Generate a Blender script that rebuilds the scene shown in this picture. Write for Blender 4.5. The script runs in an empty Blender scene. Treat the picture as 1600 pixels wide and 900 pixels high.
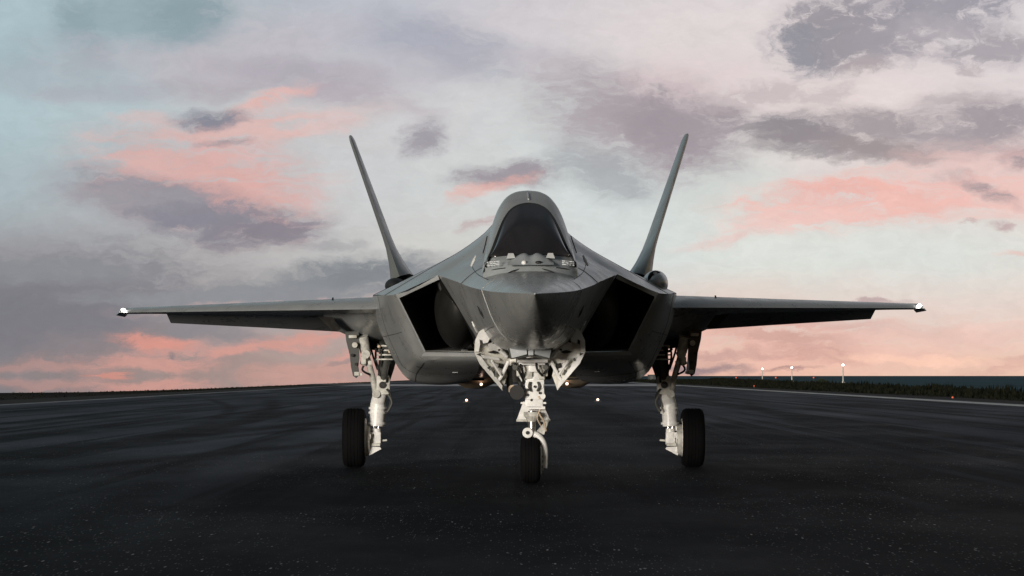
import bpy, bmesh, math, random
from mathutils import Vector, Matrix
random.seed(7)
sc = bpy.context.scene
C = sc.collection
R = math.radians
F = 4660.0          # focal length in photograph pixels (105 mm lens)
CZ = 1.17           # camera height
HZ = 587.0          # horizon row

# ---------------------------------------------------------------- camera
cam = bpy.data.objects.new('camera', bpy.data.cameras.new('camera'))
C.objects.link(cam)
cam.data.sensor_width = 36
cam.data.lens = F / 1600 * 36
cam.data.clip_start = .5
cam.data.clip_end = 90000
cam.location = (0, 0, CZ)
cam.rotation_euler = (R(90) + math.atan(137 / F), 0, 0)
sc.camera = cam
sc.view_settings.view_transform = 'Standard'
sc.view_settings.look = 'None'
sc.view_settings.exposure = 0
sc.view_settings.gamma = 1

# ---------------------------------------------------------------- sun
SUN_DIR = Vector((-.44, -1, .045)).normalized()     # towards the sun: low, behind the photographer
sd = bpy.data.lights.new('sun', 'SUN')
sd.energy = 4.9
sd.angle = R(14)
sd.color = (1, .935, .85)
sun = bpy.data.objects.new('sun', sd)
C.objects.link(sun)
sun.rotation_euler = (-SUN_DIR).to_track_quat('-Z', 'Y').to_euler()

# ---------------------------------------------------------------- sky
def lin(c):
    return tuple((v / 255 / 12.92 if v / 255 <= .04045 else ((v / 255 + .055) / 1.055) ** 2.4) for v in c)

world = bpy.data.worlds.new('World')
sc.world = world
world.use_nodes = True
nt = world.node_tree
nt.nodes.clear()
N = nt.nodes.new
L = nt.links.new

def math_node(op, a, b=None, c=None, clamp=False):
    n = N('ShaderNodeMath'); n.operation = op; n.use_clamp = clamp
    for i, v in enumerate((a, b, c)):
        if v is None: continue
        if isinstance(v, (int, float)): n.inputs[i].default_value = v
        else: L(v, n.inputs[i])
    return n.outputs[0]

def vmath(op, a, b=None, c=None):
    n = N('ShaderNodeVectorMath'); n.operation = op
    for i, v in enumerate((a, b, c)):
        if v is None: continue
        if isinstance(v, tuple): n.inputs[i].default_value = v
        else: L(v, n.inputs[i])
    return n.outputs[0]

tc = N('ShaderNodeTexCoord')
sep = N('ShaderNodeSeparateXYZ'); L(tc.outputs['Generated'], sep.inputs[0])
az = math_node('ARCTAN2', sep.outputs[0], sep.outputs[1])
el = math_node('ARCSINE', sep.outputs[2])
comb = N('ShaderNodeCombineXYZ')
L(math_node('MULTIPLY', az, F / 100), comb.inputs[0])
L(math_node('MULTIPLY', el, F / 100), comb.inputs[1])
UV = comb.outputs[0]            # azimuth / elevation, 1 unit = 1.23 degrees

def noise(vec, scale, detail, rough=.55, dist=0.0, sx=1, sy=1, off=(0, 0, 0)):
    m = N('ShaderNodeMapping'); m.inputs['Scale'].default_value = (sx, sy, 1); m.inputs['Location'].default_value = off
    L(vec, m.inputs[0])
    n = N('ShaderNodeTexNoise'); n.inputs['Scale'].default_value = scale
    n.inputs['Detail'].default_value = detail; n.inputs['Roughness'].default_value = rough
    n.inputs['Distortion'].default_value = dist
    L(m.outputs[0], n.inputs['Vector'])
    return n
warp_n = noise(UV, .9, 7, .64, 0, 1, 1.9)
warp = vmath('MULTIPLY', vmath('SUBTRACT', warp_n.outputs['Color'], (.5, .5, .5)), (1.3, .62, 0))
UW = vmath('ADD', UV, warp)
det1 = noise(UW, 2.0, 8, .66, .3, .7, 1.8, (3.1, 1.7, 0)).outputs['Fac']
det2 = noise(UW, 5.5, 7, .68, .4, .6, 1.9, (8.3, 4.9, 0)).outputs['Fac']
detail = math_node('MULTIPLY_ADD', math_node('SUBTRACT', det1, .5), 1.5, math_node('MULTIPLY', math_node('SUBTRACT', det2, .5), 1.25))

def uvpos(px, py):
    return (math.atan((px - 800) / F) * F / 100, math.atan((HZ - py) / F) * F / 100)

def radial(vec, px, py, rx, ry, rot, kind):
    m = N('ShaderNodeMapping'); m.vector_type = 'TEXTURE'
    u, v = uvpos(px, py)
    m.inputs['Location'].default_value = (u, v, 0)
    m.inputs['Rotation'].default_value = (0, 0, R(rot))
    m.inputs['Scale'].default_value = (rx / 100, ry / 100, 1)
    L(vec, m.inputs[0])
    g = N('ShaderNodeTexGradient'); g.gradient_type = kind
    L(m.outputs[0], g.inputs[0])
    return g.outputs['Fac']

sky = N('ShaderNodeTexSky'); sky.sky_type = 'NISHITA'; sky.sun_disc = False
sky.sun_elevation = math.asin(SUN_DIR.z); sky.sun_rotation = math.atan2(SUN_DIR.x, SUN_DIR.y)
sky.air_density = 1.2; sky.dust_density = 1.0
skyc = vmath('MULTIPLY', sky.outputs[0], (.085, .088, .095))
# high thin cloud veil over the rest of the dome
veil = noise(tc.outputs['Generated'], 2.4, 6, .6, .4, 1, 1, (2, 5, 1))
vr = N('ShaderNodeMapRange'); vr.interpolation_type = 'SMOOTHSTEP'
vr.inputs['From Min'].default_value = .42; vr.inputs['From Max'].default_value = .7
vr.inputs['To Max'].default_value = .6
L(veil.outputs['Fac'], vr.inputs[0])
vm = N('ShaderNodeMix'); vm.data_type = 'RGBA'
L(vr.outputs[0], vm.inputs[0]); L(skyc, vm.inputs[6]); vm.inputs[7].default_value = (.15, .15, .17, 1)
dome = vm.outputs[2]

# the glow and haze of the dusk sky ahead: colours of the air at directions
ROWS = [   # (row, [(column, r, g, b) ...])
 (-120, [(0,158,184,193),(300,168,182,190),(800,190,194,202),(1200,208,209,212),(1600,205,205,210)]),
 (40,  [(0,172,192,199),(150,170,189,196),(330,180,186,193),(600,190,192,201),(800,208,203,207),(1050,222,213,213),(1300,224,214,214),(1600,218,211,213)]),
 (180, [(0,176,196,201),(180,180,195,200),(340,192,194,197),(520,200,198,200),(680,206,205,207),(860,208,211,211),(1050,222,214,213),(1300,229,216,214),(1600,224,213,213)]),
 (290, [(0,172,186,191),(200,178,183,187),(400,192,196,198),(560,203,205,206),(760,208,211,210),(950,209,217,216),(1150,213,217,213),(1300,222,215,212),(1600,228,206,201)]),
 (400, [(0,158,158,162),(150,170,170,173),(320,184,181,181),(500,192,191,190),(700,207,206,202),(950,213,218,216),(1200,221,224,218),(1450,220,223,218),(1600,222,222,216)]),
 (490, [(0,124,125,132),(160,138,134,139),(300,160,154,156),(520,178,168,165),(750,204,192,186),(1000,222,208,200),(1200,225,207,197),(1400,229,211,202),(1600,229,212,203)]),
 (585, [(0,143,132,132),(300,158,140,136),(520,181,153,145),(750,202,162,148),(1000,228,180,162),(1200,234,190,170),(1400,236,198,178),(1600,236,196,176)])]
su = N('ShaderNodeSeparateXYZ'); L(UW, su.inputs[0])
U0, U1 = uvpos(0, 0)[0], uvpos(1600, 0)[0]
fx = math_node('DIVIDE', math_node('SUBTRACT', su.outputs[0], U0), U1 - U0)
col = None; prev = None
for (py, stops) in ROWS:
    cr = N('ShaderNodeValToRGB'); cr.color_ramp.interpolation = 'EASE'
    e = cr.color_ramp.elements
    while len(e) < len(stops): e.new(.5)
    for k, (px, r, g, b) in enumerate(stops):
        e[k].position = (uvpos(px, 0)[0] - U0) / (U1 - U0); e[k].color = (*lin((r, g, b)), 1)
    L(fx, cr.inputs[0])
    if col is None: col = cr.outputs[0]
    else:
        mr = N('ShaderNodeMapRange'); mr.interpolation_type = 'SMOOTHSTEP'
        mr.inputs['From Min'].default_value = uvpos(0, prev)[1]; mr.inputs['From Max'].default_value = uvpos(0, py)[1]
        L(su.outputs[1], mr.inputs[0])
        mx = N('ShaderNodeMix'); mx.data_type = 'RGBA'
        L(mr.outputs[0], mx.inputs[0]); L(col, mx.inputs[6]); L(cr.outputs[0], mx.inputs[7]); col = mx.outputs[2]
    prev = py
# away from the dusk glow the open sky takes over
r1 = N('ShaderNodeMapRange'); r1.interpolation_type = 'SMOOTHSTEP'; r1.inputs[1].default_value = .20; r1.inputs[2].default_value = .75
L(math_node('ABSOLUTE', az), r1.inputs[0])
r2 = N('ShaderNodeMapRange'); r2.interpolation_type = 'SMOOTHSTEP'; r2.inputs[1].default_value = .15; r2.inputs[2].default_value = .55
L(el, r2.inputs[0])
mx = N('ShaderNodeMix'); mx.data_type = 'RGBA'
L(math_node('MAXIMUM', r1.outputs[0], r2.outputs[0]), mx.inputs[0]); L(col, mx.inputs[6]); L(dome, mx.inputs[7]); col = mx.outputs[2]

# clouds: (x, y, rx, ry, rotation, colour, opacity)
PK = (216, 176, 171); GR = (136, 136, 147); MV = (158, 149, 156); DG = (148, 144, 152)
CLOUDS = [
 (210,25,130,60,0,(148,167,175),.8),(290,28,70,50,0,(138,158,166),.8),(128,60,34,65,8,(143,163,171),.8),(40,90,70,40,20,(160,180,188),.6),
 (420,75,160,50,10,(196,186,194),.5),(250,105,200,36,-6,(186,180,188),.6),(60,125,130,30,0,(168,176,184),.6),
 (690,72,140,48,-10,(168,170,182),.85),(470,110,130,22,-4,(172,166,176),.7),(330,140,120,18,6,(176,168,176),.6),(850,100,120,22,-8,(196,190,196),.6),(610,170,90,14,-6,(190,182,186),.6),(150,150,110,18,4,(172,172,182),.6),(545,137,90,30,0,(176,166,175),.75),(620,110,120,30,0,(190,186,194),.5),
 (420,158,80,16,18,(232,180,171),.7),(380,204,120,34,6,(228,182,174),.7),(500,195,90,20,8,(226,190,184),.5),(235,190,60,12,0,(214,190,188),.6),
 (330,187,58,17,0,(132,135,148),.95),(350,228,48,8,0,(146,142,152),.9),
 (310,280,190,72,-8,PK,.95),(250,330,110,20,-10,(178,160,164),.6),(370,318,120,60,-15,(220,172,166),.65),
 (285,328,190,40,-14,GR,.95),(420,358,90,30,4,(138,132,142),.95),(200,310,120,20,0,(160,156,162),.7),
 (660,219,40,29,20,(158,153,161),.9),(795,272,92,22,4,(152,144,152),.9),(762,294,75,11,16,(230,176,166),.65),(755,350,34,7,14,(190,165,165),.7),
 (990,190,170,84,-18,(168,158,164),.85),(1050,190,110,66,-12,MV,.85),(945,272,90,40,-20,(166,168,172),.8),(1130,172,40,16,-10,(150,142,148),.8),
 (1080,120,120,40,0,(222,203,204),.5),(1190,150,100,22,8,(192,178,181),.7),(1290,155,60,16,20,(196,184,186),.7),
 (1310,40,90,60,10,DG,.9),(1275,78,80,38,-8,(146,145,154),.95),(1340,80,80,36,0,(160,154,160),.8),(1395,55,70,52,0,(160,155,163),.85),(1490,18,120,34,0,(152,149,159),.9),
 (1545,78,100,30,0,(162,156,163),.85),(1470,45,60,24,0,(176,170,176),.7),(1520,118,26,12,0,(180,168,172),.7),(1345,105,40,14,0,(180,168,170),.7),
 (1230,203,80,24,-4,(142,137,143),.95),(1380,198,100,28,-4,(154,146,151),.85),(1290,222,140,16,-8,(150,142,146),.9),(1265,238,90,12,-6,(150,144,148),.85),
 (1400,240,120,18,-4,(160,148,150),.85),(1560,195,110,44,-6,(156,148,154),.9),(1500,225,90,20,-10,(165,157,162),.8),(1590,255,40,16,0,(140,134,142),.9),(1500,160,70,12,6,(188,176,178),.6),
 (1385,312,230,44,3,(241,184,173),.85),(1300,300,90,20,0,(236,180,170),.7),(1240,342,140,26,10,(240,200,192),.75),(1545,300,70,13,-22,(150,142,148),.9),(1530,262,120,40,0,(236,196,190),.5),(1600,320,120,30,0,(240,196,188),.6),
 (1565,360,22,7,0,(190,165,166),.8),(1512,356,16,6,0,(200,170,168),.7),(1120,375,90,10,8,(228,196,190),.6),(1590,402,40,6,0,(232,190,180),.6),
 (60,480,300,95,10,(124,123,130),.8),(70,425,160,22,0,(140,142,147),.8),(180,540,160,30,14,(140,131,134),.7),
 (520,442,230,30,8,(138,141,146),.95),(360,460,260,15,2,(142,144,149),.95),(570,418,100,26,6,(132,136,141),.95),(520,384,60,7,4,(165,163,166),.7),(460,475,240,9,3,(208,176,172),.6),
 (310,548,190,22,7,(206,158,149),.65),(235,532,70,14,-6,(220,152,138),.85),(245,568,100,14,0,(212,156,144),.55),(90,570,110,14,4,(196,150,141),.5),(500,575,150,18,7,(208,158,147),.6),(420,540,160,12,10,(216,156,144),.7),(590,545,80,10,10,(220,160,148),.6),
 (160,587,40,5,0,(214,146,132),.8),(355,589,36,4,0,(214,146,132),.8),(330,520,90,14,-4,(140,136,140),.8),(275,553,12,4,0,(130,126,130),.8),(545,563,30,5,3,(160,140,138),.7),
 (1190,530,240,46,-4,(238,184,169),.7),(1400,545,240,30,6,(240,192,176),.6),(1240,532,120,20,-6,(206,164,154),.8),(1360,512,130,14,-4,(210,172,164),.6),(1280,556,80,14,-6,(204,160,150),.7),(1130,552,90,10,0,(196,158,150),.7),
 (1095,573,78,10,2,(158,136,138),.95),(1240,578,40,4,0,(176,140,136),.8),(1470,567,170,8,-3,(252,206,184),.85),(1560,575,80,12,10,(214,172,160),.7),(1350,468,80,5,2,(186,162,163),.8),(1120,540,60,4,3,(240,200,184),.7),
 (1480,520,180,30,4,(234,200,188),.6)]
DD = math_node('MULTIPLY_ADD', detail, 1.35, 1.05)
iso = noise(UW, 3.3, 8, .64, .3, 1.0, 1.25, (6.6, 2.2, 0)).outputs['Fac']
DI = math_node('MULTIPLY_ADD', math_node('SUBTRACT', iso, .5), 4.4, math_node('MULTIPLY_ADD', detail, .35, 1.05))
wisp = noise(UW, 2.4, 8, .68, .4, .42, 2.3, (1.3, 9.1, 0)).outputs['Fac']
DP = math_node('MULTIPLY_ADD', math_node('SUBTRACT', wisp, .5), 3.8, math_node('MULTIPLY_ADD', detail, .5, .95))
vec = UW
for i, (px, py, rx, ry, rot, c, op) in enumerate(CLOUDS):
    if i % 6 == 0: vec = vmath('MULTIPLY_ADD', col, (1e-6, 1e-6, 0), UW)   # chained so the shader stack stays short
    g = radial(vec, px, py, rx * 1.45, ry * 1.45, rot, 'SPHERICAL')
    mr = N('ShaderNodeMapRange'); mr.interpolation_type = 'SMOOTHSTEP'
    mr.inputs['From Min'].default_value = .03; mr.inputs['From Max'].default_value = .82
    mr.inputs['To Max'].default_value = op
    L(math_node('MULTIPLY', g, DP if c[0] - c[2] > 24 else (DI if py < 160 and px > 1000 else DD)), mr.inputs[0])
    mx = N('ShaderNodeMix'); mx.data_type = 'RGBA'
    L(mr.outputs[0], mx.inputs[0]); L(col, mx.inputs[6]); mx.inputs[7].default_value = (*lin(c), 1)
    col = mx.outputs[2]
# fine mottling of the cloud deck
mot = math_node('MULTIPLY_ADD', math_node('SUBTRACT', iso, .5), .17, math_node('MULTIPLY_ADD', detail, .10, 1.0))
cm = N('ShaderNodeCombineXYZ')
for i in range(3): L(mot, cm.inputs[i])
col = vmath('MULTIPLY', col, cm.outputs[0])
bg = N('ShaderNodeBackground'); L(col, bg.inputs[0]); bg.inputs[1].default_value = 1.0
out = N('ShaderNodeOutputWorld'); L(bg.outputs[0], out.inputs[0])
world.cycles.sampling_method = 'MANUAL'
world.cycles.sample_map_resolution = 256

# ---------------------------------------------------------------- materials
def mat(name, base, rough=.5, metal=0.0, spec=.5, var=0.0, vscale=6.0, bump=0.0, bscale=40.0, coat=0.0, emit=None, estr=0.0):
    m = bpy.data.materials.new(name); m.use_nodes = True
    t = m.node_tree; b = t.nodes['Principled BSDF']
    b.inputs['Base Color'].default_value = (*base, 1)
    b.inputs['Roughness'].default_value = rough
    b.inputs['Metallic'].default_value = metal
    b.inputs['Specular IOR Level'].default_value = spec
    b.inputs['Coat Weight'].default_value = coat
    co = t.nodes.new('ShaderNodeTexCoord')
    if var:
        n = t.nodes.new('ShaderNodeTexNoise'); n.inputs['Scale'].default_value = vscale; n.inputs['Detail'].default_value = 6
        n.inputs['Roughness'].default_value = .65
        t.links.new(co.outputs['Object'], n.inputs['Vector'])
        r = t.nodes.new('ShaderNodeMapRange'); r.inputs['From Min'].default_value = .3; r.inputs['From Max'].default_value = .7
        r.inputs['To Min'].default_value = 1 - var; r.inputs['To Max'].default_value = 1 + var
        t.links.new(n.outputs['Fac'], r.inputs[0])
        v = t.nodes.new('ShaderNodeVectorMath'); v.operation = 'SCALE'; v.inputs[0].default_value = base
        t.links.new(r.outputs[0], v.inputs['Scale'])
        t.links.new(v.outputs[0], b.inputs['Base Color'])
        r2 = t.nodes.new('ShaderNodeMapRange'); r2.inputs['From Min'].default_value = .3; r2.inputs['From Max'].default_value = .7
        r2.inputs['To Min'].default_value = max(.02, rough - .08); r2.inputs['To Max'].default_value = rough + .08
        t.links.new(n.outputs['Fac'], r2.inputs[0]); t.links.new(r2.outputs[0], b.inputs['Roughness'])
    if bump:
        n = t.nodes.new('ShaderNodeTexNoise'); n.inputs['Scale'].default_value = bscale; n.inputs['Detail'].default_value = 4
        t.links.new(co.outputs['Object'], n.inputs['Vector'])
        bp = t.nodes.new('ShaderNodeBump'); bp.inputs['Strength'].default_value = bump; bp.inputs['Distance'].default_value = .01
        t.links.new(n.outputs['Fac'], bp.inputs['Height']); t.links.new(bp.outputs[0], b.inputs['Normal'])
    if emit:
        b.inputs['Emission Color'].default_value = (*emit, 1); b.inputs['Emission Strength'].default_value = estr
    return m

M = {}
M['paint'] = mat('grey_aircraft_paint', (.36, .372, .368), .31, .38, .5, .12, 3.0)
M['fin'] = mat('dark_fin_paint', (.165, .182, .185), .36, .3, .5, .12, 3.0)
M['radome'] = mat('grey_radome_paint', (.385, .396, .386), .28, .42, .5, .08, 2.5)
M['edge'] = mat('pale_edge_coating', (.40, .42, .42), .42, .2, .5, .08, 8)
M['base_panel'] = mat('pale_grey_coating', (.38, .41, .42), .42, .2, .5, .08, 8)
M['dark'] = mat('dark_duct_shade', (.11, .11, .108), .7, 0, .2, .2, 4)  # dark base puts the shade of the intake duct into the colour
M['bump'] = mat('dark_recess_shade', (.011, .011, .010), .6, .0, .25, .25, 3)  # grey skin darkened to carry the shade inside the intake
M['bay'] = mat('bay_shadow_paint', (.03, .029, .026), .7, 0, .2, .3, 9)  # near-black tone carries the shade inside bays and recesses
M['seam'] = mat('seam_sealant', (.02, .022, .024), .7, 0, .2)
M['glass'] = mat('tinted_canopy_glass', (.018, .0165, .0175), .10, 0, .45, 0, 1)
M['white'] = mat('white_gear_enamel', (.68, .68, .655), .36, 0, .5, .16, 14, .15, 60)
M['dirty'] = mat('stained_gear_enamel', (.42, .415, .375), .48, 0, .4, .42, 16, .2, 50)
M['cream'] = mat('cream_bay_enamel', (.66, .645, .58), .42, 0, .5, .22, 14, .15, 50)
M['door_skin'] = mat('dark_door_skin', (.032, .034, .032), .5, .1, .4, .3, 10)
M['olive'] = mat('olive_gear_metal', (.05, .052, .046), .5, .2, .5, .3, 16)
M['steel'] = mat('bare_steel', (.42, .42, .42), .25, .9, .5, .1, 20)
M['blackp'] = mat('black_hose_rubber', (.012, .012, .012), .55, 0, .3)
M['rubber'] = mat('tyre_rubber', (.004, .004, .0045), .85, 0, .08, .2, 12, .2, 90)
M['window'] = mat('sensor_window_glare', (.46, .49, .50), .22, .15, .5, .06, 12)  # pale base stands in for sky mirrored in the sensor glass
M['tan'] = mat('tan_lit_belly_and_fittings', (.50, .40, .29), .5, .1, .4, .15, 10)  # warm belly light painted as tan; plain colour on hoses and fittings
M['mark'] = mat('stencil_paint', (.52, .55, .56), .6, 0, .3)
M['lamp'] = mat('lamp_lens', (.9, .9, .9), .2, 0, .5, emit=(1, .95, .88), estr=14)
M['lamp_warm'] = mat('warm_lamp_lens', (.9, .8, .7), .2, 0, .5, emit=(1, .66, .50), estr=5)
M['lamp_red'] = mat('red_lamp_lens', (.6, .1, .05), .3, 0, .5, emit=(1, .16, .07), estr=.3)

# ---------------------------------------------------------------- helpers
def link(name, me, m, parent=None, loc=None):
    o = bpy.data.objects.new(name, me)
    if m is not None and not me.materials: me.materials.append(m)
    C.objects.link(o)
    if parent is not None: o.parent = parent
    if loc is not None: o.location = loc
    return o

def mesh(name, verts, faces, m, parent=None, smooth=30):
    me = bpy.data.meshes.new(name)
    me.from_pydata([tuple(v) for v in verts], [], faces)
    bm = bmesh.new(); bm.from_mesh(me)
    bmesh.ops.remove_doubles(bm, verts=bm.verts, dist=1e-5)
    bmesh.ops.recalc_face_normals(bm, faces=bm.faces)
    bm.to_mesh(me); bm.free()
    if smooth:
        me.polygons.foreach_set('use_smooth', [True] * len(me.polygons))
        me.set_sharp_from_angle(angle=R(smooth))
    me.update()
    return link(name, me, m, parent)

class MB:
    """collects shapes into one mesh"""
    def __init__(s): s.v = []; s.f = []; s.cut = []
    def add(s, v, f):
        s.cut.append((len(s.v), len(s.f))); o = len(s.v); s.v += [Vector(p) for p in v]; s.f += [tuple(i + o for i in q) for q in f]; return s
    def tube(s, pts, r, n=10, caps=True):
        pts = [Vector(p) for p in pts]
        rs = r if isinstance(r, (list, tuple)) else [r] * len(pts)
        V = []; Fc = []
        ref = None
        for i, p in enumerate(pts):
            t = (pts[min(i + 1, len(pts) - 1)] - pts[max(i - 1, 0)])
            if t.length < 1e-7: t = (pts[-1] - pts[0])
            t.normalize()
            if ref is None:
                ref = Vector((0, 1, 0)) if abs(t.y) < .8 else Vector((1, 0, 0))
            u = t.cross(ref).normalized(); w = t.cross(u).normalized()
            for k in range(n):
                a = 2 * math.pi * k / n
                V.append(p + (u * math.cos(a) + w * math.sin(a)) * rs[i])
        for i in range(len(pts) - 1):
            for k in range(n):
                k2 = (k + 1) % n
                Fc.append((i * n + k, i * n + k2, (i + 1) * n + k2, (i + 1) * n + k))
        if caps:
            Fc.append(tuple(range(n - 1, -1, -1))); Fc.append(tuple((len(pts) - 1) * n + k for k in range(n)))
        return s.add(V, Fc)
    def box(s, c, size, rot=None, bev=0.0):
        bm = bmesh.new(); bmesh.ops.create_cube(bm, size=1)
        for v in bm.verts: v.co = Vector((v.co.x * size[0], v.co.y * size[1], v.co.z * size[2]))
        if bev: bmesh.ops.bevel(bm, geom=list(bm.edges), offset=bev, segments=2, affect='EDGES', profile=.7)
        mt = Matrix.Translation(Vector(c)) @ (rot.to_matrix().to_4x4() if rot else Matrix())
        bm.verts.index_update()
        s.add([mt @ v.co for v in bm.verts], [tuple(v.index for v in f.verts) for f in bm.faces]); bm.free(); return s
    def prism(s, poly, off):
        """polygon of 3D points extruded by a vector"""
        n = len(poly); off = Vector(off)
        V = [Vector(p) for p in poly] + [Vector(p) + off for p in poly]
        Fc = [tuple(range(n)), tuple(range(2 * n - 1, n - 1, -1))]
        Fc += [(i, (i + 1) % n, n + (i + 1) % n, n + i) for i in range(n)]
        return s.add(V, Fc)
    def ball(s, c, r, seg=16, rings=10):
        V = []; Fc = []
        for i in range(rings + 1):
            th = math.pi * i / rings
            for k in range(seg):
                a = 2 * math.pi * k / seg
                V.append((c[0] + r[0] * math.sin(th) * math.cos(a), c[1] + r[1] * math.sin(th) * math.sin(a), c[2] + r[2] * math.cos(th)))
        for i in range(rings):
            for k in range(seg):
                Fc.append((i * seg + k, i * seg + (k + 1) % seg, (i + 1) * seg + (k + 1) % seg, (i + 1) * seg + k))
        return s.add(V, Fc)
    def lathe_x(s, c, prof, n=40):
        """profile [(x, radius)] turned about the X axis"""
        V = []; Fc = []
        for (x, r) in prof:
            for k in range(n):
                a = 2 * math.pi * k / n
                V.append((c[0] + x, c[1] + r * math.cos(a), c[2] + r * math.sin(a)))
        for i in range(len(prof) - 1):
            for k in range(n):
                Fc.append((i * n + k, i * n + (k + 1) % n, (i + 1) * n + (k + 1) % n, (i + 1) * n + k))
        return s.add(V, Fc)
    def mirror(s):
        o = MB(); o.v = [Vector((-p.x, p.y, p.z)) for p in s.v]; o.f = [tuple(reversed(q)) for q in s.f]; o.cut = list(s.cut); return o
    def build(s, name, m, parent=None, smooth=35):
        if name not in SINGLES or len(s.cut) < 2: return mesh(name, s.v, s.f, m, parent, smooth)
        ends = s.cut[1:] + [(len(s.v), len(s.f))]           # pieces that can be picked apart: one object each
        for (v0, f0), (v1, f1) in zip(s.cut, ends):
            o = mesh(name, s.v[v0:v1], [tuple(i - v0 for i in q) for q in s.f[f0:f1]], m, parent, smooth)
        return o
SINGLES = {'hydraulic_hose', 'pipe_fitting', 'strut_ring', 'axle_fitting', 'brake_piston', 'brake_hose', 'hydraulic_loop', 'door_strut',
           'hinge_fitting', 'actuator_block', 'cross_bar', 'trunnion_bar', 'door_latch', 'door_bracket', 'oil_piston', 'drag_brace_rod'}

def catmull(P, n):
    """resample a list of tuples with a Catmull-Rom spline, n steps per span"""
    out = []
    k = len(P[0])
    for i in range(len(P) - 1):
        p0 = P[max(i - 1, 0)]; p1 = P[i]; p2 = P[i + 1]; p3 = P[min(i + 2, len(P) - 1)]
        for j in range(n):
            t = j / n
            out.append(tuple(.5 * ((2 * p1[q]) + (-p0[q] + p2[q]) * t + (2 * p0[q] - 5 * p1[q] + 4 * p2[q] - p3[q]) * t * t
                        + (-p0[q] + 3 * p1[q] - 3 * p2[q] + p3[q]) * t ** 3) for q in range(k)))
    out.append(tuple(P[-1]))
    return out

S0 = 4.0
def W(w, py, s):
    """half-width and height measured off the photograph for a station s metres behind the nose tip -> metres"""
    d = 28 + s
    return Vector((w * d / F, s - S0, CZ + (HZ - py) * d / F))

def loft(rows, closed=False):
    V = []; Fc = []
    n = len(rows[0])
    for r in rows: V += r
    for i in range(len(rows) - 1):
        for k in range(n if closed else n - 1):
            k2 = (k + 1) % n
            Fc.append((i * n + k, i * n + k2, (i + 1) * n + k2, (i + 1) * n + k))
    return V, Fc

def profile_rows(secs, ns=5, npf=3):
    """secs: list of rows of (w, y, s); spline along the body and along the profile"""
    pts = [[tuple(W(*p)) for p in row] for row in secs]
    cols = [catmull([pts[i][k] for i in range(len(pts))], ns) for k in range(len(pts[0]))]
    rows = [[cols[k][i] for k in range(len(cols))] for i in range(len(cols[0]))]
    return [[Vector(p) for p in catmull(r, npf)] for r in rows]

def mirror_rows(rows):
    """right half (centre -> edge) to a full width sheet, left edge -> right edge"""
    return [[Vector((-p.x, p.y, p.z)) for p in reversed(r[1:])] + r for r in rows]

def tag(o, label, cat, group=None):
    o['label'] = label; o['category'] = cat
    if group: o['group'] = group
    return o

# ================================================================= SETTING
def node_mat(name):
    m = bpy.data.materials.new(name); m.use_nodes = True
    t = m.node_tree
    return m, t, t.nodes['Principled BSDF']

class NB:
    def __init__(s, t): s.t = t; s.tc = t.nodes.new('ShaderNodeTexCoord').outputs['Object']
    def n(s, typ): return s.t.nodes.new(typ)
    def l(s, a, b): s.t.links.new(a, b)
    def val(s, n, i, v):
        if isinstance(v, (int, float)): n.inputs[i].default_value = v
        else: s.l(v, n.inputs[i])
    def m(s, op, a, b=0.0, c=None, clamp=False):
        n = s.n('ShaderNodeMath'); n.operation = op; n.use_clamp = clamp
        s.val(n, 0, a); s.val(n, 1, b)
        if c is not None: s.val(n, 2, c)
        return n.outputs[0]
    def map(s, scale=(1, 1, 1), loc=(0, 0, 0), rot=0.0, vec=None):
        n = s.n('ShaderNodeMapping'); n.inputs['Scale'].default_value = scale; n.inputs['Location'].default_value = loc
        n.inputs['Rotation'].default_value = (0, 0, rot); s.l(vec or s.tc, n.inputs[0]); return n.outputs[0]
    def noise(s, vec, scale, detail=4, rough=.5, out='Fac'):
        n = s.n('ShaderNodeTexNoise'); n.inputs['Scale'].default_value = scale; n.inputs['Detail'].default_value = detail
        n.inputs['Roughness'].default_value = rough; s.l(vec, n.inputs['Vector']); return n.outputs[out]
    def rng(s, v, a, b, c=0.0, d=1.0, smooth=True):
        n = s.n('ShaderNodeMapRange'); n.interpolation_type = 'SMOOTHSTEP' if smooth else 'LINEAR'
        for i, q in ((1, a), (2, b), (3, c), (4, d)): n.inputs[i].default_value = q
        s.l(v, n.inputs[0]); return n.outputs[0]
    def mix(s, f, a, b):
        n = s.n('ShaderNodeMix'); n.data_type = 'RGBA'
        s.val(n, 0, f)
        for i, q in ((6, a), (7, b)):
            if isinstance(q, tuple): n.inputs[i].default_value = (*q, 1)
            else: s.l(q, n.inputs[i])
        return n.outputs[2]

# --- asphalt
am, at_, ab = node_mat('dark_runway_asphalt')
q = NB(at_)
xy = q.n('ShaderNodeSeparateXYZ'); q.l(q.tc, xy.inputs[0])
X, Y = xy.outputs[0], xy.outputs[1]
wob = q.noise(q.map((.12, .03, 1)), 1.0, 3)
big = q.noise(q.map((.22, .03, 1), (3, 7, 0)), 1.0, 5, .6)
patch = q.noise(q.map((.5, .16, 1), (1, 2, 0)), 1.0, 5, .65)
streak = q.noise(q.map((1.1, .012, 1), (5, 1, 0)), 1.0, 5, .6)
grain = q.noise(q.tc, 26, 3, .7)
colr = q.mix(q.rng(big, .35, .68), (.045, .051, .065), (.135, .155, .192))
colr = q.mix(q.m('MULTIPLY', q.rng(patch, .5, .75), .5), colr, (.14, .16, .20))
# rubber laid down along the middle of the runway
cen = q.rng(q.m('ABSOLUTE', q.m('SUBTRACT', X, 1.0)), 1.2, 6.5, 1.0, 0.0)
colr = q.mix(q.m('MULTIPLY', cen, .72), colr, (.0065, .0068, .008))
colr = q.mix(q.m('MULTIPLY', q.rng(streak, .47, .60), .88), colr, (.0065, .0068, .008))
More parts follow.
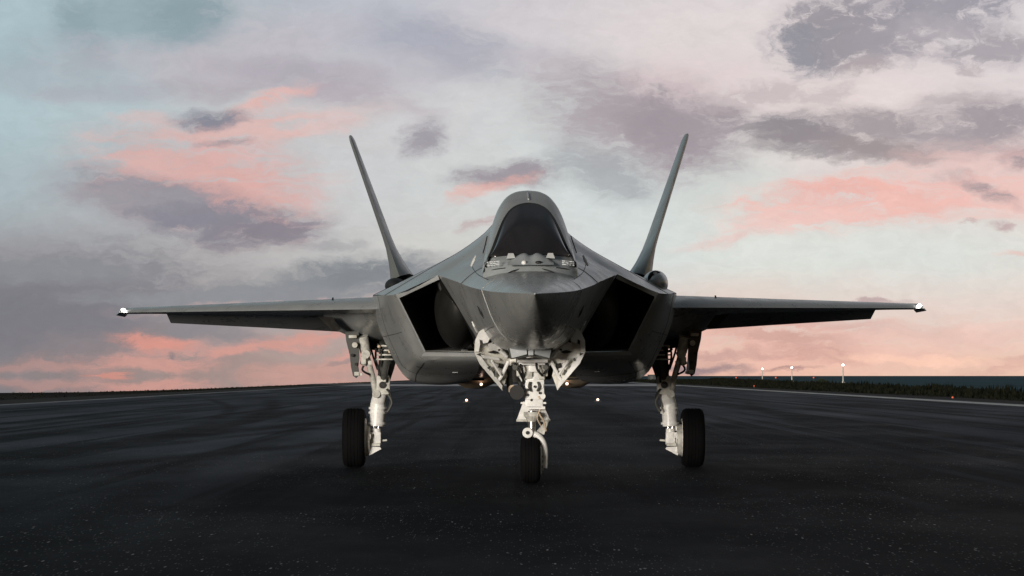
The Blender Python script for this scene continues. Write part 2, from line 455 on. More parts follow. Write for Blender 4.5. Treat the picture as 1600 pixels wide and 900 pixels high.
# tyre marks: long shallow curves x = a + b (y - y0) + c (y - y0)^2, faded in and out along y
for (a_, b_, c_, y0, ya, yb, hw, op) in (
        (-7.5, .093, 0, 43.6, 20, 100, .34, .85), (-6.7, .10, .0003, 43.6, 26, 120, .20, .7), (-5.9, .165, 0, 34.5, 22, 90, .26, .8), (-6.2, -.035, -.0004, 62, 50, 140, .22, .8),
        (-7.0, -.05, -.0006, 66, 52, 150, .16, .7), (-9.8, .05, 0, 40, 25, 160, .45, .55), (-13, .06, 0, 60, 40, 200, .5, .5), (-16.5, .02, .0002, 70, 40, 200, .35, .5),
        (6.8, .0255, 0, 39.5, 20, 120, .26, .85), (5.9, .03, .0002, 39.5, 26, 140, .18, .6), (4.3, -.032, .0002, 25, 18, 110, .30, .85), (8.2, .01, -.0002, 45, 30, 150, .30, .6),
        (11.5, -.02, 0, 55, 40, 180, .4, .55), (15, -.03, .0002, 70, 75, 130, .55, .8), (-2.2, .02, 0, 30, 16, 140, .30, .6), (2.9, -.01, 0, 30, 16, 140, .30, .6), (1.9, .05, -.001, 24, 14, 60, .18, .6), (-3.4, -.06, .001, 22, 12, 60, .2, .6)):
    yy = q.m('ADD', Y, -y0)
    cv = q.m('MULTIPLY_ADD', q.m('MULTIPLY_ADD', yy, c_, b_), yy, a_)
    dd = q.m('ABSOLUTE', q.m('MULTIPLY_ADD', q.m('SUBTRACT', wob, .5), 1.0, q.m('SUBTRACT', X, cv)))
    k = q.rng(dd, hw * .2, hw * 2.6, min(1, op * 1.1), 0.0)
    k = q.m('MULTIPLY', q.m('MULTIPLY', k, q.rng(Y, ya - 6, ya + 8)), q.rng(Y, yb - 20, yb + 20, 1, 0))
    k = q.m('MULTIPLY', k, q.rng(patch, .25, .6, .4, 1))
    colr = q.mix(k, colr, (.0060, .0064, .0076))
# longitudinal paving joint under the nose wheel
jt = q.m('ABSOLUTE', q.m('ADD', X, q.m('MULTIPLY', q.m('SUBTRACT', q.noise(q.tc, .9, 5, .65), .5), .24)))
jt = q.rng(q.m('ADD', jt, -.10), 0.0, .05, .75, 0)
jt2 = q.rng(q.m('ABSOLUTE', q.m('ADD', X, q.m('MULTIPLY_ADD', q.m('SUBTRACT', q.noise(q.tc, .9, 5, .65), .5), .3, -.06))), .0, .055, .85, 0)
colr = q.mix(jt2, colr, (.003, .003, .0035))
# grain and pale mineral chips
colr = q.mix(q.rng(q.noise(q.map((30, 4.2, 1)), 1.0, 4, .75), .42, .72, 0, .5), colr, (.028, .033, .044))
# near ground darkened in colour, paler beyond: light falloff painted into the asphalt
near_shade = q.rng(q.m('ADD', Y, q.m('MULTIPLY', q.m('SUBTRACT', big, .5), 40.0)), 21, 50, .88, .0)
colr = q.mix(near_shade, colr, (.0036, .0046, .0070))
for (sx_, sy_, o_, th_, br_) in ((34.0, 4.2, 0, .95, .50), (56.0, 6.6, 5, .80, .20)):
    vo = q.n('ShaderNodeTexVoronoi'); vo.inputs['Scale'].default_value = 1.0; vo.voronoi_dimensions = '2D'
    q.l(q.map((sx_, sy_, 1), (o_, o_, 0)), vo.inputs['Vector'])
    vc = q.n('ShaderNodeSeparateColor'); q.l(vo.outputs['Color'], vc.inputs[0])
    chip = q.m('MULTIPLY', q.rng(vo.outputs['Distance'], .16, .30, 1, 0), q.rng(vc.outputs[0], th_, th_ + .03))
    chip = q.m('MULTIPLY', chip, q.rng(q.noise(q.map((.55, .16, 1)), 1.0, 3), .38, .58))
    colr = q.mix(q.m('MULTIPLY', chip, q.rng(vc.outputs[1], .1, 1.0, .1, 1)), colr, (br_, br_, br_ * 1.04))
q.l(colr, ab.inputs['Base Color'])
ab.inputs['Specular IOR Level'].default_value = .025
q.l(q.rng(patch, .3, .7, .62, .8), ab.inputs['Roughness'])
bp = q.n('ShaderNodeBump'); bp.inputs['Strength'].default_value = .5; bp.inputs['Distance'].default_value = .012
q.l(q.noise(q.tc, 55, 3, .6), bp.inputs['Height']); q.l(bp.outputs[0], ab.inputs['Normal'])
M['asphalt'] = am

def simple_ground(name, c1, c2, scale, rough=.9, spec=.1, c3=None):
    m, t, b = node_mat(name); k = NB(t)
    n1 = k.noise(k.map((scale, scale * .35, scale)), 1.0, 6, .65)
    c = k.mix(k.rng(n1, .35, .68), c1, c2)
    if c3: c = k.mix(k.rng(k.noise(k.map((scale * 4, scale * 2, 1)), 1.0, 4), .5, .7, 0, .7), c, c3)
    k.l(c, b.inputs['Base Color']); b.inputs['Roughness'].default_value = rough; b.inputs['Specular IOR Level'].default_value = spec
    return m
M['soil'] = simple_ground('dry_turf_and_soil', (.018, .0165, .014), (.034, .029, .025), .25, 1, .03, (.02, .024, .014))
M['shoulder'] = simple_ground('worn_shoulder_asphalt', (.022, .020, .020), (.034, .031, .031), .3, .9, .1)
M['concrete'] = simple_ground('pale_concrete', (.50, .51, .53), (.68, .69, .71), .2, .8, .3)
M['line'] = simple_ground('worn_white_line_paint', (.66, .66, .66), (.82, .82, .81), .5, .7, .3, (.36, .36, .36))
M['line_dim'] = simple_ground('faded_line_paint', (.30, .31, .33), (.46, .47, .49), .5, .8, .2, (.07, .07, .075))
M['grass'] = simple_ground('dark_rough_grass', (.005, .006, .004), (.013, .0145, .009), 1.2, .95, .05)

def setting(o, kind='structure'):
    o['kind'] = kind; return o

LEFT = [(-160, -300), (-150, 60), (-130, 190), (-60, 205), (-37, 211), (-31.5, 222), (-29, 266), (-28, 545), (-28, 1150)]
RIGHT = [(90, -300), (50, 40), (30, 150), (29, 168), (34, 284), (42, 495), (68, 1040), (70, 1150)]
def interp(poly, y):
    for (x0, y0), (x1, y1) in zip(poly, poly[1:]):
        if y <= y1: return x0 + (x1 - x0) * (y - y0) / (y1 - y0)
    return poly[-1][0]
ys = sorted(set([p[1] for p in LEFT] + [p[1] for p in RIGHT] + list(range(-300, 1151, 12)))); gx = 24
V = []; Fc = []
for y in ys:
    l = interp(LEFT, y); r = interp(RIGHT, y)
    row = [(l - 14, y, -7.0), (l - 3.0, y, -1.2)]
    for i in range(gx + 1):
        x = l + (r - l) * i / gx
        z = 0.0
        if x < -24 or x > 24: z = .10 * math.sin(x * .7 + y * .11) * math.sin(y * .043 + x * .2) - .10
        if i in (0, gx): z = -.05
        row.append((x, y, z))
    row += [(r + 2.5, y, -1.2), (r + 12, y, -7.0)]
    V += row
w_ = gx + 5
for i in range(len(ys) - 1):
    for k in range(w_ - 1): Fc.append((i * w_ + k, i * w_ + k + 1, (i + 1) * w_ + k + 1, (i + 1) * w_ + k))
setting(mesh('ground', V, Fc, M['soil'], None, 60))

def sheet(name, x0, x1, y0, y1, z, m, nx=1, ny=1):
    V = [(x0 + (x1 - x0) * i / nx, y0 + (y1 - y0) * j / ny, z) for j in range(ny + 1) for i in range(nx + 1)]
    Fc = [(j * (nx + 1) + i, j * (nx + 1) + i + 1, (j + 1) * (nx + 1) + i + 1, (j + 1) * (nx + 1) + i) for j in range(ny) for i in range(nx)]
    return setting(mesh(name, V, Fc, m, None, 0))
sheet('runway_shoulder', -24.0, 23.2, -250, 1100, .012, M['shoulder'])
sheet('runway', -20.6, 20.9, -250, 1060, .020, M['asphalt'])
RZ = .020
sheet('runway_edge_line', 19.0, 20.2, -250, 1050, RZ + .006, M['line'])
sheet('runway_edge_line', -20.3, -19.6, -250, 1050, RZ + .006, M['line_dim'])
sheet('concrete_crossing', -19.2, 18.8, 330, 400, RZ + .005, M['concrete'])
sheet('taxiway', -27.9, -19.9, 392, 430, RZ + .010, M['line_dim'])

def water(name, x0, x1, c, rough, spec, bump, y0=-300):
    m, t, b = node_mat(name + '_surface'); k = NB(t)
    c2 = tuple(v * .55 for v in c)
    k.l(k.mix(k.rng(k.noise(k.map((.002, .012, 1)), 1.0, 5, .6), .35, .65), c, c2), b.inputs['Base Color'])
    b.inputs['Roughness'].default_value = rough; b.inputs['Specular IOR Level'].default_value = spec
    if bump:
        bp = k.n('ShaderNodeBump'); bp.inputs['Strength'].default_value = bump; bp.inputs['Distance'].default_value = .5
        k.l(k.noise(k.map((.08, .35, 1)), 1.0, 4), bp.inputs['Height']); k.l(bp.outputs[0], b.inputs['Normal'])
    xs = [x0, x1]
    return setting(mesh(name, [(x0, y0, -4.0), (x1, y0, -4.0), (x1, 60000, -4.0), (x0, 60000, -4.0)], [(0, 1, 2, 3)], m, None, 0))
water('sea', 0, 40000, (.055, .15, .195), .9, .03, 0)
water('bay_water', -40000, -.01, (.02, .02, .022), .0, .5, 0)

# rough grass along the coast edge: a mass of blades nobody could count
gv = []; gf = []
for i in range(15000):
    t = random.random() ** 1.4
    y = 105 + t * 800
    e = interp(RIGHT, y)
    x = random.uniform(24.0, e + 1.0) if random.random() < .4 else e - abs(random.gauss(0, 1.6))
    clump = .5 + .5 * math.sin(y * .21 + 1.3 * math.sin(y * .07)) * math.sin(y * .053 + 2)
    near_edge = math.exp(-((x - e) / 3.0) ** 2)
    h = random.uniform(.10, .22) + near_edge * random.uniform(.10, .50) * (.35 + clump)
    a = random.uniform(0, math.pi); wd = random.uniform(.04, .11) * (1 + y / 500)
    dx, dy = math.cos(a) * wd, math.sin(a) * wd
    lx, ly = random.gauss(0, .15) * h, random.gauss(0, .15) * h
    b0 = len(gv)
    gv += [(x - dx, y - dy, -.12), (x + dx, y + dy, -.12), (x + dx * .5 + lx * .6, y + dy * .5 + ly * .6, h * .6), (x + lx, y + ly, h), (x - dx * .5 + lx * .6, y - dy * .5 + ly * .6, h * .6)]
    gf.append((b0, b0 + 1, b0 + 2, b0 + 3, b0 + 4))
me = bpy.data.meshes.new('coastal_grass'); me.from_pydata(gv, [], gf); me.update()
setting(link('coastal_grass', me, M['grass']), 'stuff')
gv = []; gf = []
for i in range(5000):
    y = random.uniform(100, 560); e = interp(LEFT, y)
    x = random.uniform(max(e, -60), -24.5); h = random.uniform(.0, .05); a = random.uniform(0, 3.14); wd = random.uniform(.05, .12)
    dx, dy = math.cos(a) * wd, math.sin(a) * wd; b0 = len(gv)
    gv += [(x - dx, y - dy, -.15), (x + dx, y + dy, -.15), (x, y, h)]; gf.append((b0, b0 + 1, b0 + 2))
me = bpy.data.meshes.new('verge_grass'); me.from_pydata(gv, [], gf); me.update()
setting(link('verge_grass', me, M['grass']), 'stuff')

# ================================================================= FIGHTER JET
jet = bpy.data.objects.new('fighter_jet', None); C.objects.link(jet)
jet.location = (.216 - 4 * .00754, 32, RZ)
jet.rotation_euler = (0, 0, math.atan(.00754))
tag(jet, 'grey stealth fighter jet parked nose-on with twin canted tail fins and white landing gear', 'fighter jet')
ROLL = R(-.33)
def roll_fix(o):
    """the airframe sits a third of a degree left wing low on its struts"""
    o.rotation_euler = (0, ROLL, 0); o.location = (-math.sin(ROLL) * 1.5, 0, 0)
    return o
def part(name, mb, m, smooth=35, parent=None):
    if isinstance(mb, tuple):
        o = mesh(name, mb[0], mb[1], m, parent or jet, smooth)
    else: o = mb.build(name, m, parent or jet, smooth)
    if parent is None: roll_fix(o)
    return o
def both(name, mb, m, smooth=35, parents=(None, None)):
    return part(name, mb, m, smooth, parents[0]), part(name, mb.mirror(), m, smooth, parents[1])

# ---- nose and forward fuselage
def sec_u(s, pts): return [(w, y, s) for (w, y) in pts]
UP = [
 sec_u(0.0,  [(0,462),(.3,462),(.6,462),(.8,462),(1,462),(1.2,462.2)]),
 sec_u(.35, [(0,456.5),(6,456.7),(11,457.4),(15,458.6),(18,460),(20,461.4)]),
 sec_u(.9,  [(0,447),(12,447.4),(24,449),(34,452),(41,456),(46,460)]),
 sec_u(1.5, [(0,438),(18,438.6),(35,441),(49,446),(59,452),(66,458)]),
 sec_u(2.1, [(0,430),(22,431),(42,434),(58,440),(70,447),(78,455.5)]),
]
UP2 = [UP[-1],
 sec_u(2.7, [(0,423),(25,424),(48,428),(66,435),(79,444),(87,453)]),
 sec_u(3.3, [(0,414),(30,415),(56,420),(76,428),(90,439),(99,449)]),
 sec_u(3.8, [(0,408),(30,409),(58,412),(80,420),(99,432),(112,443)]),
 sec_u(4.4, [(0,398),(30,399),(60,402),(82,410),(107,424),(126,438)]),
 sec_u(5.0, [(0,372),(30,374),(58,380),(84,397),(113,417),(140,432)]),
]
LO = [
 sec_u(0.0,  [(1.2,462.2),(1,462.6),(.8,463),(.5,463.3),(.3,463.5),(0,463.6)]),
 sec_u(.35, [(20,461.4),(18,469),(15,476),(10,482),(5,486),(0,487)]),
 sec_u(.9,  [(46,460),(42,473),(35,488),(25,502),(13,511),(0,514)]),
 sec_u(1.5, [(66,458),(60,477),(50,499),(37,518),(19,530),(0,533)]),
 sec_u(2.1, [(78,455.5),(70,479),(60,504),(45,527),(24,541),(0,545)]),
]
LO2 = [LO[-1],
 sec_u(2.7, [(87,453),(79,480),(69,507),(53,531),(28,546),(0,549)]),
 sec_u(3.3, [(99,449),(88,480),(75,511),(57,536),(30,550),(0,552)]),
 sec_u(3.8, [(112,443),(97,480),(79,515),(60,540),(30,553),(0,554)]),
 sec_u(5.0, [(140,432),(112,478),(86,522),(68,548),(30,560),(0,562)]),
]
up = mirror_rows(profile_rows(UP, 6)); lo = mirror_rows(profile_rows([[*reversed(r)] for r in LO], 6))
nose = MB().add(*loft(up)).add(*loft(lo))
part('nose_cone', nose, M['radome'], 40)
fw = MB()
fw.add(*loft(mirror_rows(profile_rows(UP2, 5)))).add(*loft(mirror_rows(profile_rows([[*reversed(r)] for r in LO2], 5))))
# ---- centre and rear upper body
UP3 = [UP2[-1],
 sec_u(5.0, [(0,372),(30,374),(58,380),(84,397),(113,417),(140,432)]),
 [(0,330,5.6),(36,338,5.6),(62,365,5.6),(98,393,5.6),(150,425,5.55),(205,461.5,5.6)],
 sec_u(7.0, [(0,333),(38,343),(65,369),(106,397),(165,428),(231,462)]),
 sec_u(7.9, [(0,338),(42,350),(68,374),(112,402),(172,432),(237,463)]),
 sec_u(9.5, [(0,352),(45,362),(75,385),(120,410),(175,436),(228,465)]),
 sec_u(12.5,[(0,385),(45,392),(80,408),(120,425),(160,445),(192,468)]),
 sec_u(14.6,[(0,425),(30,428),(60,437),(85,448),(105,458),(121,469)]),
]
fw.add(*loft(mirror_rows(profile_rows(UP3[1:], 4))))
# belly between the nacelles
BEL = [sec_u(s, p) for s, p in (
 (5.0, [(0,562),(40,558),(78,540)]), (6.2, [(0,572),(40,570),(80,556)]), (7.4, [(0,584),(45,583),(88,578)]),
 (9.5, [(0,592),(50,592),(100,592)]), (12.5, [(0,575),(50,576),(105,572)]), (14.6, [(0,548),(30,548),(70,542)]))]
fw.add(*loft(mirror_rows(profile_rows(BEL, 4))))
part('fuselage', fw, M['paint'], 38)
def surf_seam(row, r=.0035, up=0):
    part('panel_seam', MB().tube([p + Vector((0, -.001, .0015 * up)) for p in row], r, 5), M['seam'])
for rw in (mirror_rows(profile_rows(UP2, 5))[13], mirror_rows(profile_rows(UP3[1:], 4))[6], mirror_rows(profile_rows(UP3[1:], 4))[11]): surf_seam(rw, .0035, 1)
u2 = profile_rows(UP2, 5)
for sg in (1, -1): surf_seam([Vector((sg * r_[10].x, r_[10].y, r_[10].z)) for r_ in u2[3:20]], .003, 1)
for sg in (1, -1): surf_seam([Vector((sg * r_[7].x, r_[7].y, r_[7].z)) for r_ in profile_rows([[*r_] for r_ in LO2], 5)[2:18]], .003)

# seams
def seam(pts, r=.006, name='panel_seam', m='seam'):
    part(name, MB().tube(catmull([tuple(W(*p)) for p in pts], 5), r, 5), M[m])
rs = [(w, y - .0, 2.1) for (w, y, _) in LO[-1]]
for sg in (1, -1):
    seam([(sg * w, y, 2.098) for (w, y, _) in LO[-1][:5]], .0035, 'radome_seam', 'paint')
    seam([(sg * (w + .0), y - .4, 2.1) for (w, y, _) in reversed(UP[-1][3:])], .003, 'radome_seam', 'paint')
seam([(-38,431.5,2.34),(-30,427,2.40),(-16,423.2,2.48),(-4,421.6,2.52)], .007)
seam([(4,421.6,2.52),(16,423.2,2.48),(30,427,2.40),(38,431.5,2.34)], .007)

# ---- intakes: nacelle shell, lip, duct
NAC = [
 [(205,462,5.6),(188,497,5.85),(172,530,6.05),(160,552,6.2),(120,553,6.1),(72,554,6.0)],
 [(217,463,5.85),(203,500,6.05),(187,540,6.24),(170,566,6.36),(120,567.5,6.26),(72,567.5,6.16)],
 [(231,463,7.0),(222,505,7.0),(206,546,7.1),(183,581,7.2),(125,590,7.2),(78,588,7.2)],
 [(237,464,7.9),(230,507,7.9),(212,549,7.9),(182,594,7.9),(130,603,7.9),(88,598,7.9)],
 [(228,466,9.5),(217,505,9.5),(200,545,9.5),(166,583,9.5),(130,592,9.5),(95,594,9.5)],
 [(192,469,12.5),(186,500,12.5),(175,528,12.5),(150,555,12.5),(125,565,12.5),(103,573,12.5)],
 [(121,470,14.6),(118,490,14.6),(110,512,14.6),(92,532,14.6),(80,538,14.6),(68,542,14.6)]]
# keep the lip corners crisp: spline along the body only, straight across at the lip
def ruled(secs, ns):
    pts = [[tuple(W(*p)) for p in r] for r in secs]
    cols = [catmull([pts[i][k] for i in range(len(pts))], ns) for k in range(len(pts[0]))]
    return [[Vector(cols[k][i]) for k in range(len(cols))] for i in range(len(cols[0]))]
rows = ruled(NAC, 4)
rows = [[Vector(p) for p in (catmull(r, 4) if i >= 3 else [tuple(a) for a in sum([[r[k].lerp(r[k + 1], j / 4) for j in range(4)] for k in range(5)], [])] + [tuple(r[5])])] for i, r in enumerate(rows)]
nac = MB().add(*loft(rows))
for sg in (1, -1):
    for ri in (8, 12): surf_seam([Vector((sg * p.x, p.y, p.z)) for p in rows[ri]], .0035)
    surf_seam([Vector((sg * r_[6].x, r_[6].y, r_[6].z)) for r_ in rows[4:17]], .003)
    surf_seam([Vector((sg * r_[13].x, r_[13].y, r_[13].z)) for r_ in rows[4:15]], .003)
n_r, n_l = both('air_intake', nac, M['paint'], 22)
# lips: strips folded inwards
def lipstrip(a0, a1, b0, b1, th=.02):
    P = [W(*a0), W(*a1), W(*b1), W(*b0)]
    return MB().prism(P, (0, th, 0))
LIPS = [
 lipstrip((140.5,432,5.0), (205.5,461.5,5.6), (138,438.5,5.01), (200,467.5,5.62)),      # upper, widest
 lipstrip((205.5,461.5,5.59), (160.5,552,6.19), (201.5,464,5.595), (157.5,552,6.195)),  # outer
 lipstrip((160,552,6.185), (75,553,6.0), (158,549.5,6.19), (75,551,6.0)),
]
for i, lp in enumerate(LIPS):
    both('intake_lip', lp, M['edge' if i < 2 else 'olive'], 20, (n_r, n_l))
# duct: lip polygon going back and inwards, dark
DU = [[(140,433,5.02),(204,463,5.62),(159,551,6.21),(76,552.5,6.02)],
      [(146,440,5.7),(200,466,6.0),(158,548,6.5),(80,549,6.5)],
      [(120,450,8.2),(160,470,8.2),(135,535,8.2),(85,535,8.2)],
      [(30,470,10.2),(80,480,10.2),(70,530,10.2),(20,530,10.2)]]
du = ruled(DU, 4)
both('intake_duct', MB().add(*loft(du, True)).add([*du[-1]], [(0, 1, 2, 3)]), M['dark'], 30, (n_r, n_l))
# inner wall and compression bump
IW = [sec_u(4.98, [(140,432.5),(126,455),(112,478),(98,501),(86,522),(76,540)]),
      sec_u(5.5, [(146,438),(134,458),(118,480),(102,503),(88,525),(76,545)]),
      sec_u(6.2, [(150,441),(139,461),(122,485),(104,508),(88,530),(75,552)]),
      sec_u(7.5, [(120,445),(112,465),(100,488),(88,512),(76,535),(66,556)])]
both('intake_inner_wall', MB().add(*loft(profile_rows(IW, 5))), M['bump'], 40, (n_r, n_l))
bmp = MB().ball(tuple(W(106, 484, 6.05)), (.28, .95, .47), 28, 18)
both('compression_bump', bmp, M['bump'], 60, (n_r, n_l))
both('intake_vane', MB().prism([W(90,553,6.3), W(104,553,6.3), W(101,547,6.35), W(96,540,6.4)], (0, .05, 0)), M['edge'], 20, (n_r, n_l))
for k in range(6):
    for sg, pr in ((1, n_r), (-1, n_l)):
        b = MB()
        y = 447 + k * 5.2; w0 = 117 - k * 1.2
        wl = (10, 7, 13, 12, 14, 13)[k]
        b.prism([W(sg * (w0 - wl / 2), y + .9, 5.12), W(sg * (w0 + wl / 2), y - .9, 5.12), W(sg * (w0 + wl / 2), y + .6, 5.12), W(sg * (w0 - wl / 2), y + 2.4, 5.12)], (0, .01, 0))
        b.build('stencil_mark', M['mark'], pr, 0)

# flush bay fairings under the belly, tan tone carries the warm light on them
def bulge(sg):
    b = []
    for s, rows_ in ((8.9, [(50,588),(70,586),(95,585),(112,584)]), (9.3, [(46,600),(66,607),(92,606),(116,592)]), (10.4, [(48,602),(66,609),(90,608),(118,592)]),
                     (12.0, [(50,596),(68,602),(90,600),(112,588)]), (13.0, [(50,575),(68,577),(90,575),(108,570)])):
        b.append([(sg * w, y, s) for w, y in rows_])
    return MB().add(*loft(ruled(b, 4)))
bays = []
for sg in (1, -1):
    o = part('weapon_bay_door', bulge(sg), M['tan'], 30); bays.append(o)
    part('bay_opening_shade', MB().prism([W(sg * 62, 597, 9.0), W(sg * 88, 596, 9.0), W(sg * 104, 589, 9.0), W(sg * 70, 588, 9.0)], (0, .02, 0)), M['bay'], 0, o)  # flat dark plate painted as the shade of an opening
    part('landing_light', MB().ball(tuple(W(sg * 67, 602.5, 9.05)), (.016, .016, .016), 12, 8), M['lamp_warm'], 60, o)

# ---- canopy
AR_A = [(0,301,4.8),(18,303,4.75),(33,311,4.6),(45,326,4.4),(53,343,4.2),(60,364,3.95),(66,386,3.65),(71,406,3.35),(76,428,3.0)]
AR_M = [(0,306,4.35),(17,308.5,4.3),(32,316,4.15),(43,330,3.98),(51,347,3.78),(58,368,3.5),(64,389,3.25),(69,408,3.0),(74,427,2.8)]
AR_B = [(0,319,3.95),(15,321.5,3.9),(28.5,329,3.8),(39,342,3.65),(47,358,3.47),(56,380,3.22),(62.5,396,3.08),(67.5,407,2.97),(72,419,2.84)]
AR_C = [(0,322,6.1),(16,324,6.1),(29,331,6.05),(40,344,6.0),(48,358,5.8),(56,374,5.5),(62,388,5.1),(67,402,4.6),(74,424,3.6)]
fr = mirror_rows(profile_rows([AR_C, AR_A, AR_M, AR_B], 4, 4))
cf = part('canopy', MB().add(*loft(fr)), M['paint'], 50)  # outer glass painted grey in place of its grazing reflection
bowin = [(w * .955, y + 2.2, s - .02) for (w, y, s) in AR_B]
bow = mirror_rows(profile_rows([AR_B, bowin], 1, 4))
part('canopy_bow', MB().add(*loft(bow)), M['seam'], 50, cf)
GB = [(0,401,2.78),(10,401,2.79),(20,401.5,2.80),(30,402,2.83),(40,402.7,2.87),(50,403.5,2.90),(59,404.3,2.92),(66,406.5,2.94),(70.5,418,2.83)]
AR_G = [(w * .955, y + 2.2, s - .02) for (w, y, s) in AR_B]
MID = [((a[0] * .62 + b[0] * .38), (a[1] * .62 + b[1] * .38) - 3, (a[2] * .60 + b[2] * .40) - .06) for a, b in zip(AR_G, GB)]
MID2 = [((a[0] * .28 + b[0] * .72), (a[1] * .28 + b[1] * .72) - 2, (a[2] * .28 + b[2] * .72) - .05) for a, b in zip(AR_G, GB)]
gl = mirror_rows(profile_rows([AR_G, MID, MID2, GB], 4, 4))
part('windscreen', MB().add(*loft(gl)), M['glass'], 60, cf)
# spine rib, side slits
part('canopy_rib', MB().tube([W(0,302.5,4.6), W(0,306,4.3), W(0,314,4.02)], .010, 6), M['edge'], 40, cf)
for sg in (1, -1):
    part('canopy_slot', MB().tube(catmull([tuple(W(sg * 65.5, 372, 3.72)), tuple(W(sg * 68.5, 383, 3.5)), tuple(W(sg * 73, 398, 3.2))], 4), .006, 6), M['seam'], 40, cf)
# glare shield and windscreen base fairing
BF = [[(0,400.5,2.80),(20,401,2.82),(40,402.5,2.88),(55,404,2.94),(64,406,2.98),(72,413,2.86)],
      [(0,412,2.58),(20,412.4,2.60),(40,413.8,2.66),(56,416,2.74),(66,419,2.82),(73,423,2.87)],
      [(0,427,2.40),(20,427.6,2.42),(40,429.4,2.48),(56,432.4,2.60),(67,435.5,2.72),(74,438,2.86)]]
bf = part('windscreen_fairing', MB().add(*loft(mirror_rows(profile_rows(BF, 4, 4)))), M['base_panel'], 50)
HP = [(-36,412),(-29,407.5),(-22,403.5),(-15,399.5),(-8,398.5),(0,402.5),(8,398.5),(15,399.5),(22,403.5),(29,407.5),(36,412)]
hr = []
for s_, f_, dy in ((2.40, 0.0, 4), (2.50, .35, 2), (2.58, .8, .6), (2.66, 1.0, 0), (2.80, .95, 0), (2.86, .4, 0)):
    hr.append([Vector(q_) for q_ in catmull([tuple(W(w, 413 + dy + (y - 413) * f_, s_)) for w, y in HP], 3)])
hump = MB().add(*loft(hr))
part('instrument_hood', hump, M['base_panel'], 60, bf)
for sg in (1, -1):
    part('hood_bracket', MB().prism([W(sg * 24,406,2.6), W(sg * 38,407,2.6), W(sg * 35,398.5,2.62), W(sg * 27,398.5,2.62)], (0, .12, 0)), M['edge'], 20, bf)
    for r_ in range(3):
        w0 = 49.0
        for wl in ((5, 3, 6, 2.5), (3.5, 5.5, 4, 3), (6, 2.5, 3.5, 4.5))[r_]:
            y = 410.2 + r_ * 2.7 + (w0 - 49) * .09; sz = 2.55 + (w0 - 49) * .012
            part('stencil_mark', MB().prism([W(sg * w0, y, sz), W(sg * (w0 + wl), y + .3, sz), W(sg * (w0 + wl), y + 1.7, sz), W(sg * w0, y + 1.4, sz)], (0, .008, 0)), M['mark'], 0, bf)
            w0 += wl + .9
    part('fairing_seam', MB().tube(catmull([tuple(W(sg * 40,421.5,2.555)), tuple(W(sg * 55,423.5,2.655)), tuple(W(sg * 71,428,2.845))], 4), .006, 5), M['seam'], 40, bf)
part('probe_dot', MB().ball(tuple(W(-11, 413.5, 2.43)), (.026, .02, .024), 14, 8), M['white'], 60, bf)
part('probe_hole', MB().ball(tuple(W(12, 413, 2.43)), (.034, .02, .017), 14, 8), M['blackp'], 60, bf)
for sg in (1, -1):
    part('formation_light', MB().tube([W(sg * 84, 402.5, 3.6), W(sg * 87, 410, 3.55), W(sg * 91, 418, 3.5)], [.008, .017, .010], 6), M['white'], 40)
    part('fuselage_slot', MB().tube([W(sg * 83, 481, 2.78), W(sg * 78, 492, 2.70), W(sg * 74, 500, 2.66)], [.004, .011, .004], 6), M['seam'], 40)
    part('air_data_probe', MB().tube([W(sg * 89, 505, 4.2), W(sg * 86, 512, 4.2), W(sg * 81, 521, 4.3)], [.006, .010, .012], 6), M['white'], 40)
    part('body_light', MB().prism([W(sg * 107, 582, 6.9), W(sg * 115, 582, 6.9), W(sg * 115, 584.4, 6.9), W(sg * 107, 584.4, 6.9)], (0, .2, 0)), M['edge'], 0)

# ---- targeting window under the nose
eo = part('sensor_housing', MB().prism([W(-36,541,3.05), W(0,536,2.95), W(36,541,3.05), W(31,564,3.1), W(0,560,3.0), W(-31,564,3.1)], (0, .35, 0)), M['olive'], 20)
for sg in (1, -1):
    part('sensor_window', MB().prism([W(sg * 34,542,3.03), W(sg * 7,537.5,2.93), W(sg * 6,556.5,2.95), W(sg * 29.5,562.5,3.06)], (0, .02, 0)), M['window'], 0, eo)
part('sensor_window', MB().prism([W(-4.2,537,2.91), W(4.2,537,2.91), W(4,558,2.93), W(-4,558,2.93)], (0, .02, 0)), M['window'], 0, eo)

# ---- nose gear bay and doors
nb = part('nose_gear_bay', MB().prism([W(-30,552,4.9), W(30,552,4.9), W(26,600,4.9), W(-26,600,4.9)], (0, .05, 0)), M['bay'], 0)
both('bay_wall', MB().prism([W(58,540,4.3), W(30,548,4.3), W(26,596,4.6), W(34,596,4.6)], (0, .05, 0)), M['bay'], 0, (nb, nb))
DOOR = [(70,514,3.45),(80,521,3.45),(86,535,3.5),(87,553,3.55),(78,572,3.6),(43,613,3.75),(40,604,3.78),(35,590,3.85),(38,578,3.85),(30,566,3.85),(33,556,3.8),(42,549,3.7),(58,536,3.6),(64,527,3.5)]
dm = MB().prism([W(*p) for p in DOOR], (0, .09, 0))
d_r, d_l = both('nose_gear_door', dm, M['cream'], 20)
def dpoly(name, pts, ds, m, th=.03):
    mb = MB().prism([W(w, y, s + ds) for (w, y, s) in pts], (0, th, 0))
    both(name, mb, M[m], 20, (d_r, d_l))
dpoly('door_frame', [(71,516,3.45),(80,522,3.45),(85.5,536,3.5),(86,552,3.55),(80,552,3.55),(78,540,3.5),(66,538,3.5),(62,530,3.5)], -.05, 'white', .05)
dpoly('door_frame', [(86,554,3.56),(78,571,3.62),(44,611,3.76),(43,605,3.77),(72,566,3.64),(80,554,3.56)], -.05, 'white', .05)
dpoly('door_frame', [(66,540,3.55),(58,537,3.58),(40,551,3.7),(34,558,3.78),(38,562,3.78),(50,552,3.68),(64,548,3.6)], -.045, 'white', .05)
dpoly('door_rib', [(78,556,3.58),(48,562,3.74),(47,566,3.75),(74,562,3.61)], -.05, 'white', .04)
